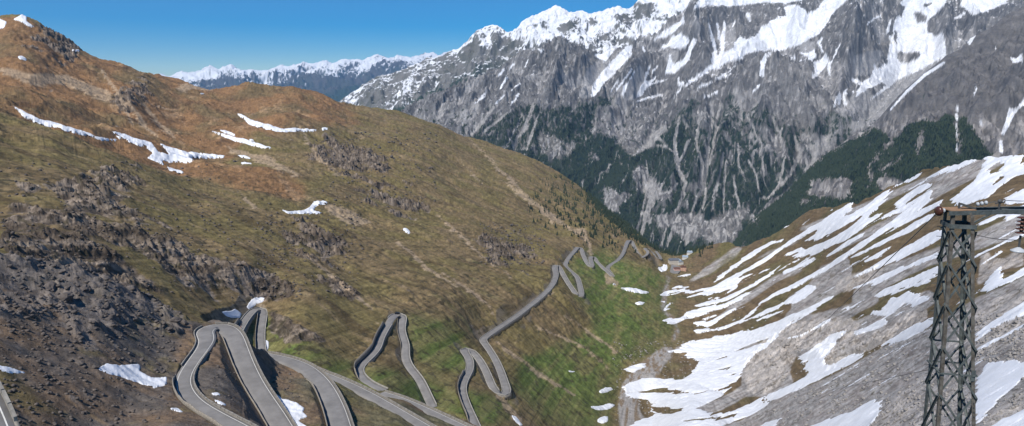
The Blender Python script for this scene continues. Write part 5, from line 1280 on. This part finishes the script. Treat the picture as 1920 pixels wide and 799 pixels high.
# ================================================================ boulders
mat_rock = simple_mat('boulder rock', (.105, .09, .08), .95, 0, .4, 1.5, bump=.6)
def rock_mesh(seed):
    bm = bmesh.new(); bmesh.ops.create_icosphere(bm, subdivisions=3, radius=1.0); rs = random.Random(seed); o_ = Vector((rs.uniform(0, 50), rs.uniform(0, 50), rs.uniform(0, 50)))
    from mathutils import noise as mn
    for v in bm.verts:
        p = v.co.copy(); k = 1 + .5 * mn.noise(p * 1.1 + o_) + .25 * mn.noise(p * 2.7 + o_) + .1 * mn.noise(p * 6 + o_); v.co = p * k; v.co.z *= .75; v.co.x *= 1.2
    for _ in range(5):
        n_ = Vector((rs.uniform(-1, 1), rs.uniform(-1, 1), rs.uniform(-.3, 1))).normalized(); d_ = rs.uniform(.5, .8)
        for v in bm.verts:
            q = v.co.dot(n_) - d_
            if q > 0: v.co -= n_ * q * .85
    me = bpy.data.meshes.new('boulder'); bm.to_mesh(me); bm.free(); me.materials.append(mat_rock); return me
rk_me = [rock_mesh(i) for i in range(6)]
L_ = ['big dark rock sitting just left of the head of the nearest hairpin', 'dark rock against the road edge at the head of the nearest hairpin']
spots_ = [(235, 626, 2.6, 'flat dark boulder with a black underside, alone on the scree above the snow patch'), (318, 622, 2.2, 'dark block left of the hairpin head, left one of a close pair'), (205, 600, 2.4, 'rounded boulder on the scree, upper right of two above the lone flat one'), (190, 596, 1.8, 'smaller rounded boulder left of its bigger neighbour high on the scree'),
 (330, 602, 3.4, L_[0]), (346, 607, 2.4, L_[1]), (150, 683, 2.2, 'dark angular rock a little left of the ragged snow patch'), (176, 690, 1.6, 'small dark rock touching the left end of the ragged snow patch'), (160, 715, 1.4, 'small stone below the left end of the ragged snow patch'), (295, 683, 1.6, 'small dark rock above the right end of the ragged snow patch'), (265, 675, 1.4, 'small rock just above the middle of the ragged snow patch'),
 (230, 745, 1.4, 'small stone below the middle of the ragged snow patch'), (155, 775, 1.1, 'small stone near the bottom edge, right of the lowest road'), (130, 620, 2.2, 'dark boulder in the middle of the bare bank, left of the lone flat one'), (120, 560, 4.4, 'large weathered block in the dark crags at the left'), (160, 545, 4.2, 'large block at the crest of the dark crags'), (95, 540, 4.6, 'biggest block of the dark crags, nearest the left edge'),
 (200, 575, 2.8, 'tilted block at the lower end of the dark crags'), (250, 600, 2.6, 'block between the dark crags and the hairpin head'), (300, 655, 1.6, 'small dark stone halfway between snow patch and hairpin bend'), (322, 660, 1.8, 'dark stone closest to the left leg of the nearest hairpin')]
roadsN = np.concatenate([RP[k][:, :2] for k in ('S0', 'A1', 'S2', 'S3', 'S4')])
def free(p, m_): return np.min(np.hypot(roadsN[:, 0] - p.x, roadsN[:, 1] - p.y)) > m_
for i, (a, c, sz, lb) in enumerate(spots_):
    p = Nn.at(a, c); sz = sz * p.length / 1280 * 2.6
    if not free(p, 5): print('skip', lb); continue
    o = bpy.data.objects.new('boulder', rk_me[i % 6]); col.objects.link(o); o.location = (p.x, p.y, p.z + sz * .1); o.scale = (sz * random.uniform(.8, 1.3), sz * random.uniform(.7, 1.2), sz * random.uniform(.6, 1)); o.rotation_euler = (random.uniform(-.4, .4), random.uniform(-.4, .4), random.random() * 6)
    tag(o, lb, 'boulder', 'boulders on the near bank')
SNOWN = mask('\n'.join(pl for _, bn_, pl, _2 in SNOWL if bn_ == 'N'), s=4)
def stones(name, b, boxes, n, smin, smax, lb, mat, seed):
    rs = random.Random(seed); VV = []; FF = []; nb = 0; src = []
    for me in rk_me[:3]:
        bm = bmesh.new(); bmesh.ops.create_icosphere(bm, subdivisions=1, radius=1.0)
        for v in bm.verts: v.co *= rs.uniform(.7, 1.15)
        src.append((np.array([v.co[:] for v in bm.verts]), np.array([[q.index for q in f.verts] for f in bm.faces]))); bm.free()
    for _ in range(n):
        x0, y0, x1, y1 = rs.choice(boxes); p = b.at(rs.uniform(x0, x1), rs.uniform(y0, y1))
        if b is Nn and not free(p, 5): continue
        a_, c_ = project(p.x, p.y, p.z)
        if b is Nn and float(samp(SNOWN, a_, c_)) > .15: continue
        if b is M:
            if float(samp(SNOWR, a_, c_)) > .25: continue
        k = p.length / 1280 * (smin + (smax - smin) * rs.random() ** 4); V, Fc = rs.choice(src); a = rs.random() * 6; ca, sa = math.cos(a), math.sin(a)
        W = V * [k * rs.uniform(.8, 1.6), k, k * rs.uniform(.5, .9)]; W = np.c_[W[:, 0] * ca - W[:, 1] * sa, W[:, 0] * sa + W[:, 1] * ca, W[:, 2]] + [p.x, p.y, p.z + k * .15]
        VV.append(W); FF.append(Fc + nb); nb += len(V)
    o = link(name, mesh_np(name, np.concatenate(VV), np.concatenate(FF), False), mat); tag(o, lb, 'stones', kind='stuff')
mat_lime = simple_mat('limestone rubble', (.24, .225, .21), .95, 0, .4, 1.5, bump=.5)
stones('inner_stones', Nn, [(510, 690, 565, 760), (400, 680, 450, 790)], 160, .5, 3.0, 'few loose stones between the legs of the near roads', mat_rock, 25)
stones('scattered_stones', Nn, [(0, 500, 340, 799), (0, 520, 250, 799), (0, 480, 300, 640), (0, 560, 330, 799)], 2300, .4, 4.5, 'loose dark stones strewn over the brown near bank', mat_rock, 21)
stones('scree_stones', M, [(1560, 740, 1920, 799), (1830, 590, 1920, 680), (1440, 640, 1700, 799), (1700, 700, 1920, 799)], 3800, .4, 3.6, 'pale stones strewn over the scree around the pylon', mat_lime, 22)
stones('slope_stones', M, [(0, 300, 450, 480), (150, 380, 560, 560), (600, 250, 820, 390), (480, 400, 680, 560), (900, 420, 1020, 500)], 4200, .5, 3.2, 'dark rocks and bushes dotted over the green left slope', mat_rock, 23)
stones('stream_stones', M, [(1150, 640, 1300, 799)], 900, .5, 2.2, 'pale stones in the stream bed', mat_lime, 24)

# ================================================================ vehicles
mat_car = simple_mat('black car paint', (.012, .013, .016), .25, .3, .1, 2.0, spec=.6); mat_tyre = simple_mat('tyre rubber', (.02, .02, .02), .9); mat_glass = simple_mat('car glass', (.02, .025, .03), .08, 0, .05, 1.0, spec=.8)
mat_rim = simple_mat('wheel rim', (.35, .35, .36), .4, .6); mat_lamp = simple_mat('headlamp glass', (.6, .6, .58), .2)
def near_road(k, px_, py_):
    W = RP[k]; a, c = project(W[:, 0], W[:, 1], W[:, 2]); i = int(np.argmin((a - px_) ** 2 + (c - py_) ** 2)); j = min(i + 2, len(W) - 1); d_ = W[j] - W[max(i - 2, 0)]
    return Vector((W[i, 0], W[i, 1], W[i, 2] + .05)), math.atan2(d_[1], d_[0]), W[i, 3]
p, a_, w_ = near_road('A2', 747, 587); p = p + Vector((-.8, 2.2, 0)); car = empty('parked_car', p, a_); tag(car, 'black car rounding the head of the tall hairpin', 'car')
prof = [(-2.1, .35), (-2.15, .75), (-1.95, 1.02), (-1.45, 1.42), (.15, 1.45), (.95, 1.0), (1.9, .82), (2.12, .6), (2.1, .35)]
g = MB(); n_ = len(prof); V = [(x, y * (.86 if z > 1.1 else 1), z) for y in (-.88, .88) for x, z in prof]; g.add(V, [tuple(range(n_)), tuple(range(2 * n_ - 1, n_ - 1, -1))] + [(i, i + n_, (i + 1) % n_ + n_, (i + 1) % n_) for i in range(n_)]); g.build('body', mat_car, car)
for y in (-.84, .84): g = MB(); s_ = .03 if y > 0 else -.03; V = [(-1.6, y + s_, 1.03), (.75, y + s_, 1.03), (.1, y * .93 + s_, 1.36), (-1.35, y * .93 + s_, 1.36)]; V2 = [(a, b_ - s_ * .9, c) for a, b_, c in V]; g.add(V + V2, [(0, 1, 2, 3), (7, 6, 5, 4), (0, 4, 5, 1), (1, 5, 6, 2), (2, 6, 7, 3), (3, 7, 4, 0)]); g.build('side_window', mat_glass, car)
MB().add([(.3, -.7, 1.40), (.3, .7, 1.40), (.95, .76, 1.03), (.95, -.76, 1.03)], [(0, 1, 2, 3)]).build('windscreen', mat_glass, car)
for x in (-1.35, 1.3):
    for y in (-.86, .86):
        t_ = MB().lathe([(.2, -.1), (.33, -.1), (.33, .1), (.2, .1)], (x, y, .33), 'Y', 18).build('wheel', mat_tyre, car); MB().lathe([(.05, -.115), (.2, -.11), (.2, .11), (.05, .115)], (x, y, .33), 'Y', 14).build('rim', mat_rim, t_)
for y in (-.62, .62): MB().box((2.06, y, .66), (.14, .3, .14)).build('headlight', mat_lamp, car)
mat_jred = simple_mat('red riding jacket', (.30, .03, .03), .7); mat_jblk = simple_mat('dark riding suit', (.025, .025, .035), .7); mat_skin = simple_mat('skin', (.5, .3, .22), .6, var=.05)
def skin_body(parent_, J, E, mat, name):
    me = bpy.data.meshes.new(name); me.from_pydata([j[:3] for j in J], E, []); o = link(name, me, mat, parent_)
    m = o.modifiers.new('skin', 'SKIN'); 
    for v, j in zip(me.skin_vertices[0].data, J): v.radius = (j[3], j[3])
    me.skin_vertices[0].data[0].use_root = True; s_ = o.modifiers.new('sub', 'SUBSURF'); s_.levels = 1; s_.render_levels = 2; return o
def bike(px_, py_, side, jm, labm, labp, bm_):
    p, a_, w_ = near_road('A3', px_, py_); nrm = Vector((math.sin(a_), -math.cos(a_), 0)); p = p + nrm * side
    root = empty('motorcycle', p, a_ + math.pi); tag(root, labm, 'motorcycle', 'motorcycles on the small hairpin')
    for x in (-.72, .74):
        t_ = MB().lathe([(.24, -.06), (.33, -.05), (.33, .05), (.24, .06)], (x, 0, .33), 'Y', 18).build('wheel', mat_tyre, root); MB().lathe([(.03, -.05), (.24, -.03), (.24, .03), (.03, .05)], (x, 0, .33), 'Y', 14).build('rim', mat_rim, t_)
    MB().bar((.72, 0, .33), (.45, 0, 1.0), .09).build('fork', mat_rim, root); MB().box((.02, 0, .5), (.55, .32, .38)).build('engine', mat_rim, root)
    MB().add([(.45, -.15, .98), (.45, .15, .98), (-.1, .17, .86), (-.1, -.17, .86), (.4, -.1, .7), (.4, .1, .7), (-.1, .13, .66), (-.1, -.13, .66)], [(0, 1, 2, 3), (7, 6, 5, 4), (0, 4, 5, 1), (1, 5, 6, 2), (2, 6, 7, 3), (3, 7, 4, 0)]).build('tank', bm_, root)
    MB().box((-.48, 0, .82), (.75, .28, .12)).build('seat', mat_tyre, root); MB().tube([(.38, -.36, 1.08), (.45, 0, 1.05), (.38, .36, 1.08)], .02).build('handlebar', mat_wire, root)
    MB().lathe([(.02, 0), (.1, .02), (.1, .1), (.04, .14)], (.56, 0, .92), 'X', 12).build('headlight', mat_lamp, root)
    for y in (-.28, .28): MB().box((-.72, y, .72), (.42, .16, .32)).build('pannier', bm_, root)
    ps = empty('person', p, a_ + math.pi); tag(ps, labp, 'person', 'riders on the small hairpin')
    J = [(-.30, 0, .95, .15), (-.24, 0, 1.18, .15), (-.14, 0, 1.40, .15), (-.10, 0, 1.53, .07), (-.07, 0, 1.60, .07),
         (-.10, .19, 1.42, .07), (.10, .30, 1.20, .055), (.34, .33, 1.10, .04), (-.10, -.19, 1.42, .07), (.10, -.30, 1.20, .055), (.34, -.33, 1.10, .04),
         (-.26, .14, .92, .10), (.12, .22, .82, .08), (-.10, .22, .42, .055), (.05, .22, .34, .05), (-.26, -.14, .92, .10), (.12, -.22, .82, .08), (-.10, -.22, .42, .055), (.05, -.22, .34, .05)]
    E = [(0, 1), (1, 2), (2, 3), (3, 4), (2, 5), (5, 6), (6, 7), (2, 8), (8, 9), (9, 10), (0, 11), (11, 12), (12, 13), (13, 14), (0, 15), (15, 16), (16, 17), (17, 18)]
    skin_body(ps, J, E, jm, 'riding_suit')
    MB().lathe([(.03, -.16), (.10, -.13), (.14, -.04), (.14, .05), (.10, .13), (.03, .16)], (-.04, 0, 1.73), 'Z', 14).build('helmet', mat_jblk if jm is mat_jred else mat_rim, ps, True)
    for y in (-.33, .33):
        h_ = MB().box((.37, y, 1.09), (.08, .07, .04))
        for q in range(4): h_.tube([(.39, y - .03 + .02 * q, 1.10), (.44, y - .03 + .02 * q, 1.10 + .004 * q), (.44, y - .03 + .02 * q, 1.06)], .010, 5)
        h_.tube([(.35, y - .04 * (1 if y > 0 else -1), 1.08), (.40, y - .05 * (1 if y > 0 else -1), 1.06)], .012, 5); h_.build('glove', mat_jblk, ps)
bike(447, 616, .6, mat_jred, 'nearer motorcycle with panniers under the rider in red', 'person in a red riding jacket on the nearer motorcycle', mat_jred)
bike(450, 609, -.3, mat_jblk, 'farther motorcycle under the rider in dark clothes', 'person in dark riding clothes on the farther motorcycle', mat_jblk)
